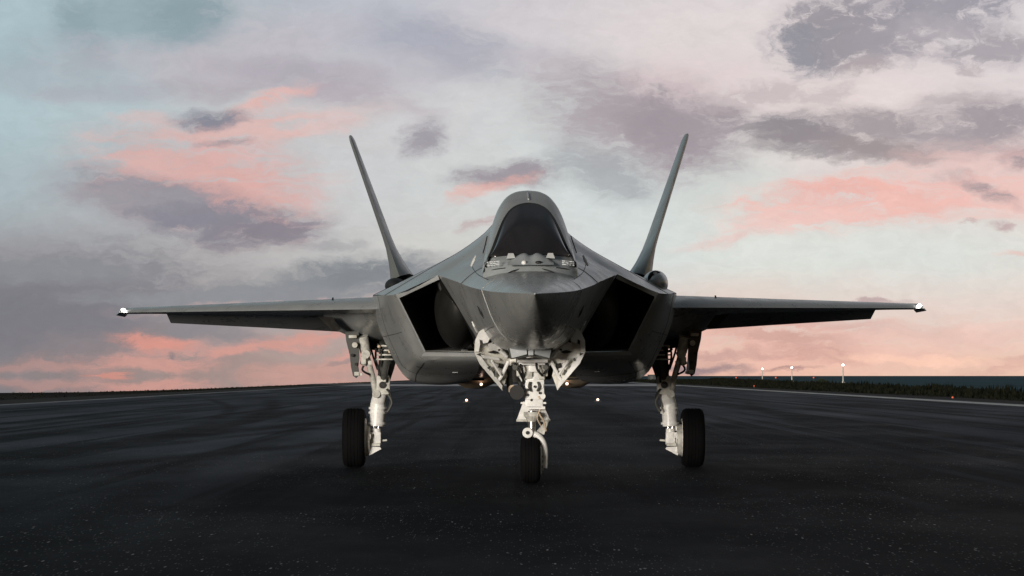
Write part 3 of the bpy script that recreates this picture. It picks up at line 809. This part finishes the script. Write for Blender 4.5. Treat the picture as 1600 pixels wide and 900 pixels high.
dpoly('door_rib', [(38,578,3.85),(62,566,3.68),(63,570,3.68),(37,590,3.85)], -.05, 'white', .04)
dpoly('door_recess_shade', [(66,552.5,3.6),(56,550,3.66),(48,553,3.7),(53,555.5,3.7),(62,554.5,3.64)], -.052, 'bay', .012)  # dark plates laid on the door in place of recess shade
dpoly('door_recess_shade', [(79,531,3.5),(75,528,3.5),(74,540,3.5),(78,542,3.5)], -.062, 'bay', .012)
dpoly('door_recess_shade', [(84,556,3.57),(78,554,3.58),(78,559,3.58)], -.062, 'bay', .012)
dpoly('door_recess_shade', [(48,570,3.76),(40,572,3.8),(41,580,3.8),(50,577,3.74)], -.054, 'bay', .012)
dpoly('door_recess_shade', [(67,577,3.66),(61,574,3.68),(60,580,3.68),(65,583,3.68)], -.056, 'olive', .012)
dpoly('door_recess_shade', [(58,584,3.7),(54,580,3.72),(52,588,3.72),(55,592,3.72)], -.056, 'olive', .012)
dpoly('door_recess_shade', [(72,566,3.6),(70,562,3.6),(67,565,3.6),(69,568,3.6)], -.056, 'olive', .012)
dpoly('door_recess_shade', [(50,548,3.6),(46,548,3.6),(46,551,3.6),(50,551,3.6)], -.06, 'bay', .012)
both('door_strut', MB().tube([W(33,567,3.7), W(45,592,3.72), W(50,598,3.72)], .020, 8).tube([W(60,566,3.55), W(46,588,3.66)], .013, 8).tube([W(36,560,3.72), W(54,541,3.6)], .02, 8), M['white'], 40, (d_r, d_l))
both('hinge_fitting', MB().box(W(60,528,3.6), (.05, .12, .16)).box(W(66,521,3.62), (.04, .1, .1)), M['blackp'], 20, (d_r, d_l))

# ---- nose gear leg (d = 32 m: 1 px = 6.87 mm)
def ring(b, w, y, s, r, h):
    d = 28 + s; k = d / F
    b.tube([W(w, y - h / 2, s), W(w, y + h / 2, s)], r * k, 16)
def cyl(b, w0, y0, w1, y1, s0, s1, r, r2=None, n=16):
    k = (28 + s0) / F
    b.tube([W(w0, y0, s0), W(w1, y1, s1)], [r * k, (r2 if r2 is not None else r) * k], n)
b = MB()
cyl(b, 7, 560, 7, 596, 3.95, 3.95, 12, 13)
b.box(W(8, 612, 3.95), (.205, .20, .22), None, .02)
b.box(W(7, 634, 3.93), (.19, .22, .10), None, .015)
ring(b, 7, 594, 3.95, 17, 5)
for w0, y0, rr in ((-3,603,4),(18,606,4),(-6,620,4.5),(20,622,5),(-2,629,3),(17,631,3)):
    b.tube([W(w0, y0, 3.84), W(w0, y0, 4.0)], rr * .00687, 10)
leg = part('nose_gear_leg', b, M['white'], 35); 
leg.rotation_euler = (0, 0, 0); leg.location = (0, 0, 0)
def sub(name, b, m, smooth=35, par=None): return b.build(name, M[m], par or leg, smooth)
b = MB(); cyl(b, 4, 645, 4, 682, 4.0, 4.0, 6.2); sub('piston', b, 'steel')
b = MB(); ring(b, 4, 650, 3.98, 13, 7); cyl(b, 4, 653, 4, 662, 3.98, 3.98, 12, 6.5); sub('steering_collar', b, 'dirty')
b = MB().box(W(6, 640, 3.86), (.25, .08, .028)).box(W(6, 632.5, 3.87), (.27, .07, .020)); sub('cross_bar', b, 'white')
b = MB().prism([W(-9,630,4.14), W(20,630,4.14), W(33,660,4.10), W(-20,660,4.10)], (0, .03, 0)); sub('lower_door', b, 'white', 0)
b = MB().prism([W(-20,658,4.08), W(33,658,4.08), W(33,661.5,4.08), W(-20,661.5,4.08)], (0, .04, 0)); sub('door_lip', b, 'dirty', 0)
arm = catmull([tuple(W(*p)) for p in ((-3,679,3.98),(4,680,3.97),(13,684,3.96),(20,692,3.96),(23.5,704,3.98),(24,718,4.0),(23,734,4.0))], 5)
b = MB().tube(arm, [.050 if i < 6 else .036 for i in range(len(arm))], 12)
b.tube([W(-3,679,3.90), W(-3,679,4.06)], .055, 16); sub('trailing_arm', b, 'white', 40)
b = MB().tube([W(-3,679,3.885), W(-3,679,3.91)], .02, 12); sub('pivot_bolt', b, 'blackp')
b = MB().prism([W(11,677,4.0), W(24,662,4.02), W(31,659,4.02), W(23,682,4.0), (W(16,680,4.0))], (0, .04, 0)); sub('torque_link', b, 'dirty', 20)
b = MB().tube(catmull([tuple(W(*p)) for p in ((14,622,3.84),(20,634,3.84),(15,648,3.86),(22,660,3.9),(26,676,3.95))], 5), .010, 6)
b.tube(catmull([tuple(W(*p)) for p in ((18,640,3.84),(12,655,3.86),(18,668,3.92))], 5), .008, 6); sub('brake_hose', b, 'tan')
b = MB().tube(catmull([tuple(W(*p)) for p in ((1,600,3.82),(-1,607,3.8),(2,614,3.82))], 5), .012, 6).tube(catmull([tuple(W(*p)) for p in ((13,600,3.82),(15,607,3.8),(12,614,3.82))], 5), .012, 6); sub('hydraulic_loop', b, 'olive')
for w0, y0 in ((-4, 620), (3, 628), (16, 617), (8, 607), (-4,612)):
    sub('fastener', MB().tube([W(w0, y0, 3.815), W(w0, y0, 3.85)], .014, 8), 'blackp')
for sg in (-1, 1):
    b = MB().tube([W(sg * 31 + 2,560,4.1), W(sg * 13 + 5,597,4.0)], .034, 10)
    b.tube([W(sg * 22 + 2,563,3.9), W(sg * 26 + 2,574,3.9)], .03, 8)
    sub('drag_brace', b, 'white')
b = MB().tube([W(-20,566,3.6), W(28,566,3.6)], .026, 10).tube([W(-17,571,3.75), W(24,571,3.75)], .018, 8); sub('trunnion_bar', b, 'white')
b = MB().box(W(-3, 583, 3.85), (.10, .06, .16), None, .01).box(W(19, 583, 3.85), (.06, .06, .18), None, .01); sub('actuator_block', b, 'dirty')
for sg in (-1, 1):
    sub('bay_link', MB().tube([W(sg * 31 + 1,553,3.9), W(sg * 24 + 2,572,3.85), W(sg * 16 + 4,592,3.88)], [.022, .026, .018], 8), 'cream')
    sub('bay_link', MB().tube([W(sg * 36,566,3.9), W(sg * 20 + 3,578,3.82)], .016, 8), 'white')
    sub('bay_bracket', MB().box(W(sg * 27 + 1, 567, 3.86), (.07, .08, .10), None, .012), 'cream')
    sub('bay_bracket', MB().box(W(sg * 20 + 4, 586, 3.9), (.06, .08, .07), None, .012), 'dirty')
    sub('bay_valve', MB().tube([W(sg * 24 + 1,577,3.74), W(sg * 24 + 1,577,3.84)], .028, 12), 'olive')
sub('down_lock', MB().box(W(7, 577, 3.84), (.12, .08, .10), None, .015), 'white')
b = MB()
for (p0, p1, p2) in (((-24,570,3.8),(-16,584,3.75),(-8,600,3.85)), ((-18,566,3.8),(-12,578,3.72),(-10,596,3.82)), ((10,568,3.75),(12,580,3.7),(20,590,3.8)), ((24,566,3.8),(28,578,3.8),(18,592,3.85))):
    b.tube(catmull([tuple(W(*p)) for p in (p0, p1, p2)], 5), .013, 6)
sub('hydraulic_hose', b, 'blackp')
b = MB().tube([W(-20,616,3.75), W(-20,616,4.15)], .078, 20).tube([W(-14,600,3.95), W(-12,618,3.95)], .03, 8); sub('taxi_light_drum', b, 'blackp')
b = MB().tube([W(-27,611,3.9), W(-27,611,4.2)], .045, 14); sub('drum_collar', b, 'tan')
b = MB().tube([W(-34,575,3.9), W(-30,612,4.0)], [.05, .03], 10); sub('retract_actuator', b, 'olive')

def wheel(cx, cy, rad, hw, rim_side, parent, rimr=.58):
    t = MB()
    prof = [(-hw * .80, rad * rimr), (-hw * .98, rad * .72), (-hw, rad * .83), (-hw * .90, rad * .93), (-hw * .66, rad * .985)]
    for gx_ in (-.45, -.15, .15, .45):
        prof += [(hw * (gx_ - .07), rad), (hw * (gx_ - .05), rad * .982), (hw * (gx_ + .05), rad * .982), (hw * (gx_ + .07), rad)]
    prof += [(hw * .66, rad * .985), (hw * .90, rad * .93), (hw, rad * .83), (hw * .98, rad * .72), (hw * .80, rad * rimr)]
    t.lathe_x((cx, cy, rad), prof, 56)
    o = t.build('tyre', M['rubber'], parent, 40)
    h = MB()
    h.lathe_x((cx, cy, rad), [(-hw * .8, rad * rimr), (-hw * .7, rad * .5), (-hw * .35, rad * .42), (-hw * .35, rad * .2), (-hw * .8, rad * .15), (-hw * .8, .001)], 32)
    h.lathe_x((cx, cy, rad), [(hw * .8, rad * rimr), (hw * .7, rad * .5), (hw * .35, rad * .42), (hw * .35, rad * .2), (hw * .8, rad * .15), (hw * .8, .001)], 32)
    h.lathe_x((cx, cy, rad), [(-hw * .8, rad * rimr), (hw * .8, rad * rimr)], 32)
    h.build('wheel_hub', M['dirty'], parent, 40)
    d = MB().lathe_x((cx + rim_side * hw * .9, cy, rad), [(-.015, rad * .64), (.02, rad * .66), (.03, rad * .55), (.03, rad * .2), (-.015, rad * .2)], 32)
    d.build('wheel_rim', M['white'], parent, 40)
wheel(W(2, 700, 4.0).x - .004, 0.0, .250, .105, 1, leg)
b = MB().tube([W(14,727,4.0), W(26,727,4.0)], .03, 12).box(W(19.5,733,3.97), (.035, .06, .06)); sub('axle', b, 'dirty')
b = MB()
for k in range(3): b.box(W(19, 716 + k * 8, 3.9), (.03, .05, .025))
sub('axle_fitting', b, 'olive')

# ---- main gear (s = 9.6, d = 37.6: 1 px = 8.07 mm)
SM = 9.6
for sg in (1, -1):
    def mir(b): return b if sg == 1 else b.mirror()
    b = MB()
    cyl(b, 222, 612, 227, 632, SM - .1, SM, 11, 11.5)
    cyl(b, 227, 632, 229, 668, SM, SM, 12, 11.5)
    for y in (640, 647, 664): ring(b, 227.5 + (y - 640) * .05, y, SM, 14, 3.4)
    ml = mir(b).build('main_gear_leg', M['white'], jet, 35)
    def ms(name, b, m, smooth=35): return mir(b).build(name, M[m], ml, smooth)
    b = MB(); cyl(b, 212, 538, 219, 598, SM - .25, SM - .1, 13, 9); ms('upper_strut', b, 'olive')
    b = MB(); cyl(b, 203, 538, 206, 575, SM - .1, SM - .1, 6, 5); cyl(b, 206, 575, 215, 602, SM - .1, SM - .1, 5, 5); ms('side_strut', b, 'olive')
    b = MB().prism([W(196,538,SM + .1), W(214,540,SM + .1), W(222,606,SM + .1), (W(212,604,SM + .1)), W(200,572,SM + .1)], (0, .05, 0)); ms('strut_web', b, 'bay', 20)
    b = MB().box(W(219, 604, SM - .12), (.17, .12, .24), None, .02); cyl(b, 219, 604, 219, 604.1, SM - .22, SM - .22, 4); ms('strut_block', b, 'dirty')
    b = MB().tube([W(220,604,SM - .2), W(220,604,SM - .1)], .045, 14); ms('block_eye', b, 'blackp')
    b = MB(); cyl(b, 252, 528, 247, 553, SM - .35, SM - .3, 9, 8); cyl(b, 247, 553, 236, 590, SM - .3, SM - .2, 5, 4.5); cyl(b, 236, 590, 230, 622, SM - .2, SM - .1, 4.5, 4.5)
    b.tube([W(247,556,SM - .42), W(247,556,SM - .2)], .055, 14); b.tube([W(230,618,SM - .2), W(230,618,SM + .1)], .05, 14); ms('drag_brace', b, 'dirty')
    b = MB(); cyl(b, 243, 552, 251, 572, SM - .34, SM - .3, 6, 5); b.box(W(250, 566, SM - .36), (.06, .08, .09), None, .01); b.box(W(240, 570, SM - .36), (.05, .06, .06), None, .01); ms('lock_actuator', b, 'dirty')
    b = MB()
    for (p0, p1, p2) in (((228,538,SM),(231,560,SM - .2),(224,590,SM - .2)), ((206,560,SM - .2),(212,580,SM - .25),(214,600,SM - .2)), ((240,540,SM - .1),(236,556,SM - .2),(228,580,SM - .2)),
                         ((214,610,SM - .2),(207,622,SM - .2),(212,645,SM - .2)), ((244,566,SM - .3),(252,580,SM - .3),(240,588,SM - .25)), ((228,540,SM - .3),(222,556,SM - .34),(226,575,SM - .3)), ((217,548,SM - .34),(226,552,SM - .36),(232,548,SM - .3))):
        b.tube(catmull([tuple(W(*p)) for p in (p0, p1, p2)], 5), .013, 6)
    ms('hydraulic_hose', b, 'blackp')
    b = MB().tube(catmull([tuple(W(*p)) for p in ((212,618,SM - .2),(206,630,SM - .2),(209,640,SM - .2),(213,646,SM - .2))], 5), .014, 6); ms('brake_hose', b, 'olive')
    b = MB()
    for y in (543, 550, 557, 564): ring(b, 213 + (y - 543) * .12, y, SM - .24, 15, 2.2)
    ms('strut_ring', b, 'dirty')
    b = MB()
    for (w_, y_) in ((206,545),(226,544),(209,552)): b.ball(tuple(W(w_, y_, SM - .36)), (.022, .02, .022), 8, 6)
    ms('pipe_fitting', b, 'tan')
    b = MB(); cyl(b, 226, 666, 226, 678, SM, SM, 2.6); cyl(b, 233, 666, 233, 678, SM, SM, 3); ms('oil_piston', b, 'steel')
    b = MB(); b.box(W(229.5, 686, SM), (.115, .14, .14), None, .015); cyl(b, 229.5, 672, 229.5, 680, SM, SM, 7); cyl(b, 222, 692, 252, 690, SM, SM, 5.5); b.box(W(238, 682, SM - .03), (.10, .08, .07), None, .01)
    ms('axle_beam', b, 'white')
    b = MB(); cyl(b, 222, 691, 213, 690, SM, SM, 1.6); b.box(W(231, 697, SM - .06), (.12, .1, .035)); ms('axle_pin', b, 'dirty')
    b = MB().lathe_x(tuple(W(243, 690, SM)), [(-.03, .05), (-.03, .19), (.03, .20), (.05, .20)], 28); ms('brake_pack', b, 'dirty')
    b = MB()
    for a in range(5):
        an = a * 1.256 + .3; p = W(241, 690, SM); b.box((p.x, p.y + .15 * math.cos(an), p.z + .15 * math.sin(an)), (.06, .06, .06), None, .008)
    ms('brake_piston', b, 'white')
    b = MB().prism([W(241,714,SM - .1), W(222,704,SM - .1), W(224,701,SM - .1), W(243,700,SM - .1)], (0, .12, 0)); ms('brake_guard', b, 'white', 20)
    # door: curved plate hung outboard, seen edge-on
    DP = [(258,519),(257,540),(257,560),(259,576),(257,586),(262,592),(267,588),(270,574),(272,555),(277,535),(279,519)]
    md = MB().prism([W(w, y, 9.2) for w, y in DP], (0, .07, 0)).prism([W(w, y, 9.3) for w, y in ((270,519),(267,540),(266,562),(263,588),(266,589),(270,570),(272,545),(274,519))], (0, 1.2, 0))
    mdo = part('main_gear_door', mir(md), M['door_skin'], 30)
    part('door_bracket', mir(MB().box(W(261, 585, 9.15), (.06, .08, .05), None, .01).box(W(256, 586, 9.16), (.06, .06, .03)).box(W(267, 527, 9.15), (.10, .08, .04), None, .01).tube([W(264,540,9.13), W(264,540,9.2)], .035, 12)), M['dirty'], 35, mdo)
    part('door_latch', mir(MB().tube([W(268,556,9.14), W(268,556,9.22)], .02, 8).tube([W(262,570,9.14), W(262,570,9.22)], .02, 8)), M['blackp'], 35, mdo)
    cx = W(sg * 264, 690, SM).x
    wheel(cx, SM - S0, .371, .140, -sg, ml)
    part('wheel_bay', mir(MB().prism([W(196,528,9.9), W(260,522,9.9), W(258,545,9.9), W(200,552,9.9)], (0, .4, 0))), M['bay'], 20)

# ---- wings
def wing_pt(t, a): return a[0] + (a[1] - a[0]) * t
LE = ((1.70, 7.2), (5.27, 11.15))            # x, station
def wsec(x):
    t = (x - 1.70) / (5.27 - 1.70)
    le = 7.2 + t * 3.95
    hinge = 11.75 - .30 * t
    zc = 2.105 - .032 * t                     # crest
    zl = 1.945 + .062 * t                     # leading edge, drooped
    zb = 1.925 + .085 * t                     # underside
    c1 = .55 - .25 * t
    return [(le, zl), (le + .05, zl + .045 * (1 - .5 * t)), (le + c1 * .5, (zl + zc) / 2 + .03 * (1 - .4 * t)), (le + c1, zc), (le + (hinge - le) * .6, zc - .005), (hinge, zc - .045),
            (hinge, zb + .03), (le + (hinge - le) * .6, zb - .012), (le + c1, zb - .012 * (1 - t)), (le + .08, zl - .006)]
xs_ = [1.55, 1.9, 2.4, 3.0, 3.6, 4.2, 4.72, 5.1, 5.27]
rows = [[Vector((x, s - S0, z)) for (s, z) in wsec(x)] for x in xs_]
wv, wf = loft(rows, True)
wmb = MB().add(wv, wf).add(rows[-1], [tuple(range(10))])
# outboard trailing edge beyond the flaperon
tt = []
for x in (4.74, 5.27):
    t = (x - 1.7) / 3.57
    h = 11.75 - .30 * t
    tt.append([Vector((x, h - S0, 2.04)), Vector((x, h + .62 - S0, 2.01)), Vector((x, h - S0, 1.995))])
vv, ff = loft(tt, True); wmb.add(vv, ff).add(tt[0], [(0, 1, 2)]).add(tt[1], [(0, 1, 2)])
w_r, w_l = both('wing', wmb, M['paint'], 30)
# flaperon, drooped
fl = []
for x, zt, ch in ((2.10, 1.74, .92), (3.4, 1.815, .80), (4.715, 1.885, .66)):
    t = (x - 1.7) / 3.57; h = 11.75 - .30 * t + .02; zt_ = zt
    zu = 2.105 - .032 * t - .05; zb = 1.925 + .085 * t + .03
    fl.append([Vector((x, h - S0, zu)), Vector((x, h + ch * .5 - S0, (zu * .5 + zt_ * .5) + .03)), Vector((x, h + ch - S0, zt_ + .008)), Vector((x, h + ch - S0, zt_)), Vector((x, h + .02 - S0, zb))])
vv, ff = loft(fl, True)
both('flaperon', MB().add(vv, ff).add(fl[0], [tuple(range(5))]).add(fl[-1], [tuple(range(5))]), M['paint'], 25, (w_r, w_l))
# slat joint, tip lamp
both('slat_joint', MB().prism([Vector((2.325, wsec(2.33)[0][0] - S0 - .006, 1.945)), Vector((2.345, wsec(2.35)[0][0] - S0 - .006, 1.945)), Vector((2.345, wsec(2.35)[3][0] - S0, 2.11)), Vector((2.325, wsec(2.33)[3][0] - S0, 2.11))], (0, 0, .008)), M['seam'], 0, (w_r, w_l))
both('navigation_light', MB().ball((5.22, 11.10 - S0, 2.04), (.030, .06, .020), 14, 10), M['lamp'], 60, (w_r, w_l))
both('wing_tip', MB().prism([Vector((5.272, 11.05 - S0, 2.005)), Vector((5.272, 12.0 - S0, 2.0)), Vector((5.272, 12.0 - S0, 2.05)), Vector((5.272, 11.4 - S0, 2.075))], (.07, .25, -.03)), M['paint'], 20, (w_r, w_l))
# gear bay fairing blending wing and body
FA = []
for s, zb_, xo in ((8.2, 1.93, 1.9), (8.8, 1.74, 2.1), (9.6, 1.60, 2.25), (10.6, 1.60, 2.3), (11.6, 1.70, 2.3), (12.6, 1.88, 2.1)):
    FA.append([Vector((1.30, s - S0, 1.85)), Vector((1.36, s - S0, zb_ + .04)), Vector((1.60, s - S0, zb_)), Vector((1.95, s - S0, zb_ + .02)), Vector((xo + .06, s - S0, zb_ + .14)), Vector((xo + .30, s - S0, 1.97)), Vector((xo + .45, s - S0, 2.02))])
cols = [catmull([tuple(FA[i][k]) for i in range(len(FA))], 4) for k in range(7)]
rows = [[Vector(p) for p in catmull([cols[k][i] for k in range(7)], 3)] for i in range(len(cols[0]))]
both('wing_root_fairing', MB().add(*loft(rows)), M['paint'], 50, (w_r, w_l))
both('bay_recess_shade', MB().prism([Vector((2.36, 8.75 - S0, 1.885)), Vector((2.56, 9.1 - S0, 1.90)), Vector((2.38, 9.1 - S0, 1.72)), Vector((2.26, 8.9 - S0, 1.735))], (0, .02, 0)), M['bay'], 0, (w_r, w_l))  # thin dark plate stands in for shade in the gear bay hole

# ---- tail fins
def fin_sec(k):
    """k 0..1 up the fin: chord line and thickness"""
    cx = 1.60 + k * .755; z = 2.46 + k * 2.05
    le = 11.0 + 2.4 * k; te = 14.3 + .25 * k
    th = .135 - .062 * k
    if k < .25: th += .19 * (1 - k / .25) ** 1.6
    return cx, z, le, te, th
fv = []
for k in (0, .06, .12, .2, .28, .45, .65, .85, .97, 1.0):
    cx, z, le, te, th = fin_sec(k)
    if k == 1.0: th *= .7; le += .06
    ch = te - le
    inn = 1.0 if k >= .25 else 1.0
    prof = [(0, 0), (.03, .35), (.12, .8), (.35, 1), (.65, .8), (1, .06), (1, -.06), (.65, -.8), (.35, -1), (.12, -.8), (.03, -.35)]
    fv.append([Vector((cx + u * th / 2 * math.cos(R(20)), le + c * ch - S0, z - u * th / 2 * math.sin(R(20)))) for c, u in prof])
vv, ff = loft(fv, True)
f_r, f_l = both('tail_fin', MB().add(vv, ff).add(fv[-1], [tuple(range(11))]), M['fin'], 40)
both('rudder', MB().prism([Vector((1.63, 14.32 - S0, 2.55)), Vector((1.63, 14.75 - S0, 2.55)), Vector((2.27, 14.86 - S0, 4.25)), Vector((2.27, 14.53 - S0, 4.25))], (.03, 0, -.01)), M['paint'], 20, (f_r, f_l))
# fin root fairings (dark) and the gun fairing on one shoulder
both('fin_root_fairing', MB().ball(tuple(W(197, 449, 11.0)), (.14, .9, .11), 20, 12), M['seam'], 60)
gf_ = part('gun_fairing', MB().ball(tuple(W(203, 448, 7.6)), (.150, .95, .165), 24, 16), M['paint'], 60)
part('gun_port', MB().ball(tuple(W(203, 433, 6.92)), (.035, .05, .035), 12, 8), M['edge'], 60, gf_)
part('gun_muzzle_recess', MB().ball(tuple(W(203, 438, 6.98)), (.09, .12, .085), 14, 10), M['bump'], 60, gf_)
# ---- tailplanes and nozzle
st = []
for x, le, te, th in ((1.35, 13.1, 15.5, .10), (3.42, 14.9, 15.9, .04)):
    st.append([Vector((x, le - S0, 2.0)), Vector((x, le + (te - le) * .35 - S0, 2.0 + th / 2)), Vector((x, te - S0, 2.0)), Vector((x, le + (te - le) * .35 - S0, 2.0 - th / 2))])
vv, ff = loft(st, True)
both('tailplane', MB().add(vv, ff).add(st[1], [(0, 1, 2, 3)]), M['paint'], 20)
nz = MB(); V_ = []; 
for (s, r) in ((14.4, .62), (15.0, .58), (15.5, .50), (15.5, .46), (14.8, .45)):
    V_.append([Vector((r * math.cos(2 * math.pi * k / 30), s - S0, 1.98 + r * math.sin(2 * math.pi * k / 30))) for k in range(30)])
nz.add(*loft(V_, True)); part('engine_nozzle', nz, M['olive'], 30)

# ================================================================= AIRFIELD THINGS
def gpt(px, py_, z=0.0):
    d = F * (CZ - z) / (py_ - HZ); return Vector(((px - 800) / F * d, d, z))

def runway_light(px, py_, lab):
    p = gpt(px, py_, RZ)
    r = bpy.data.objects.new('runway_light', None); C.objects.link(r); r.location = (p.x, p.y, RZ)
    tag(r, lab, 'runway light', 'lit lamps on the runway behind the jet')
    MB().tube([(0, 0, 0), (0, 0, .03), (0, 0, .06)], [.17, .16, .10], 18).build('lamp_base', M['olive'], r, 30)
    MB().ball((0, 0, .10), (.055, .055, .055), 14, 10).build('lamp_lens', M['lamp_warm2'], r, 60)
    return r
M['lamp_warm2'] = mat('runway_lamp_lens', (.9, .8, .7), .2, 0, .5, emit=(1, .62, .48), estr=3)
runway_light(729, 629, 'small lit lamp on the asphalt between the left main wheel and the nose wheel')
runway_light(934, 628, 'small lit lamp on the asphalt between the nose wheel and the right main wheel')

poles = [(1191, 577, 700, 'shortest lit pole lamp, standing on the coast nearest to the jet'),
         (1237, 575, 640, 'lit pole lamp on the coast between the shortest pole and the tallest pole'),
         (1317, 571, 560, 'tallest lit pole lamp on the coast, farthest to the right')]
for px, py_, d, lab in poles:
    h = CZ + (HZ - py_) * d / F
    r = bpy.data.objects.new('lamp_post', None); C.objects.link(r)
    r.location = ((px - 800) / F * d, d, -.1)
    tag(r, lab, 'lamp post', 'lit lamp posts along the coast')
    MB().tube([(0, 0, -1.2), (0, 0, .3), (0, 0, h - .1)], [.14, .12, .10], 12).tube([(0, 0, -.1), (0, 0, .12)], .4, 14).build('post', M['dirty'], r, 30)
    MB().tube([(0, 0, h - .1), (0, 0, h + .02)], [.15, .22], 12).build('lamp_housing', M['olive'], r, 30)
    MB().ball((0, 0, h + .18), (.19, .19, .17), 14, 10).build('lamp_globe', M['lamp'], r, 60)

def edge_marker(px, py_, d, size, lab, m, grp):
    r = bpy.data.objects.new('edge_light', None); C.objects.link(r)
    z = CZ + (HZ - py_) * d / F
    r.location = ((px - 800) / F * d, d, 0)
    tag(r, lab, 'edge light', grp)
    MB().tube([(0, 0, -.3), (0, 0, z - size * .5)], size * .35, 10).tube([(0, 0, -.05), (0, 0, .03)], size * 1.1, 12).build('stem', M['olive'], r, 30)
    MB().ball((0, 0, z), (size, size, size), 12, 8).build('lens', M[m], r, 60)
edge_marker(1488, 621, 152, .05, 'small orange runway edge light on the dark shoulder at the far right', 'lamp_red', 'orange lights along the runway edge')
edge_marker(1178, 603, 282, .06, 'small orange runway edge light beside the white edge line behind the right wing', 'lamp_red', 'orange lights along the runway edge')
edge_marker(1150, 590, 640, .16, 'faint red obstruction light on the coast, left of the shortest lamp pole', 'lamp_red', 'red lights on the coast')
edge_marker(1212, 590, 620, .17, 'red obstruction light on the coast, between the two shorter lamp poles', 'lamp_red', 'red lights on the coast')
edge_marker(1271, 590, 560, .15, 'red obstruction light on the coast, left of the tallest lamp pole', 'lamp_red', 'red lights on the coast')

# bush on the coast
d = 470; br = bpy.data.objects.new('bush', None); C.objects.link(br); br.location = ((1284 - 800) / F * d, d, -.2)
tag(br, 'small dark rounded bush on the grassy coast edge below the tallest lamp pole', 'bush')
M['leaf'] = mat('dark_leaf', (.035, .045, .02), .7, 0, .2, .4, 3)
lv = []; lf = []
for i in range(900):
    a = random.uniform(0, 6.283); u = random.uniform(-.2, 1); rr = (1 - u * u) ** .5 * random.uniform(.5, 1.05)
    x, y, z = rr * math.cos(a) * 1.0, rr * math.sin(a) * 1.0, .15 + .62 * (u * random.uniform(.6, 1.05) + .2)
    b0 = len(lv); s_ = random.uniform(.06, .13)
    for k in range(3): lv.append((x + random.uniform(-1, 1) * s_, y + random.uniform(-1, 1) * s_, z + random.uniform(-1, 1) * s_))
    lf.append((b0, b0 + 1, b0 + 2))
me = bpy.data.meshes.new('foliage'); me.from_pydata(lv, [], lf); link('foliage', me, M['leaf'], br)
MB().tube([(0, 0, -.3), (0, 0, .4)], [.08, .05], 8).tube([(0, 0, .1), (.3, .1, .5)], [.05, .02], 6).tube([(0, 0, .1), (-.3, -.1, .5)], [.05, .02], 6).build('stem', M['olive'], br, 40)

# low hut far down the field
d = 900; hut = bpy.data.objects.new('hut', None); C.objects.link(hut); hut.location = ((1022 - 800) / F * d, d, -.1)
tag(hut, 'low dark flat-roofed hut far off on the horizon behind the right main gear', 'hut')
M['hutwall'] = mat('dark_hut_wall', (.05, .055, .06), .8, 0, .2, .2, 2)
MB().box((0, 0, .75), (3.8, 3.0, 1.5)).build('wall', M['hutwall'], hut, 0)
MB().box((0, 0, 1.55), (4.2, 3.4, .10)).build('roof', M['olive'], hut, 0)
MB().box((-.8, -1.52, .6), (.8, .05, 1.2)).build('door', M['olive'], hut, 0)
MB().box((.8, -1.52, .9), (.9, .05, .5)).build('window', M['glass'], hut, 0)
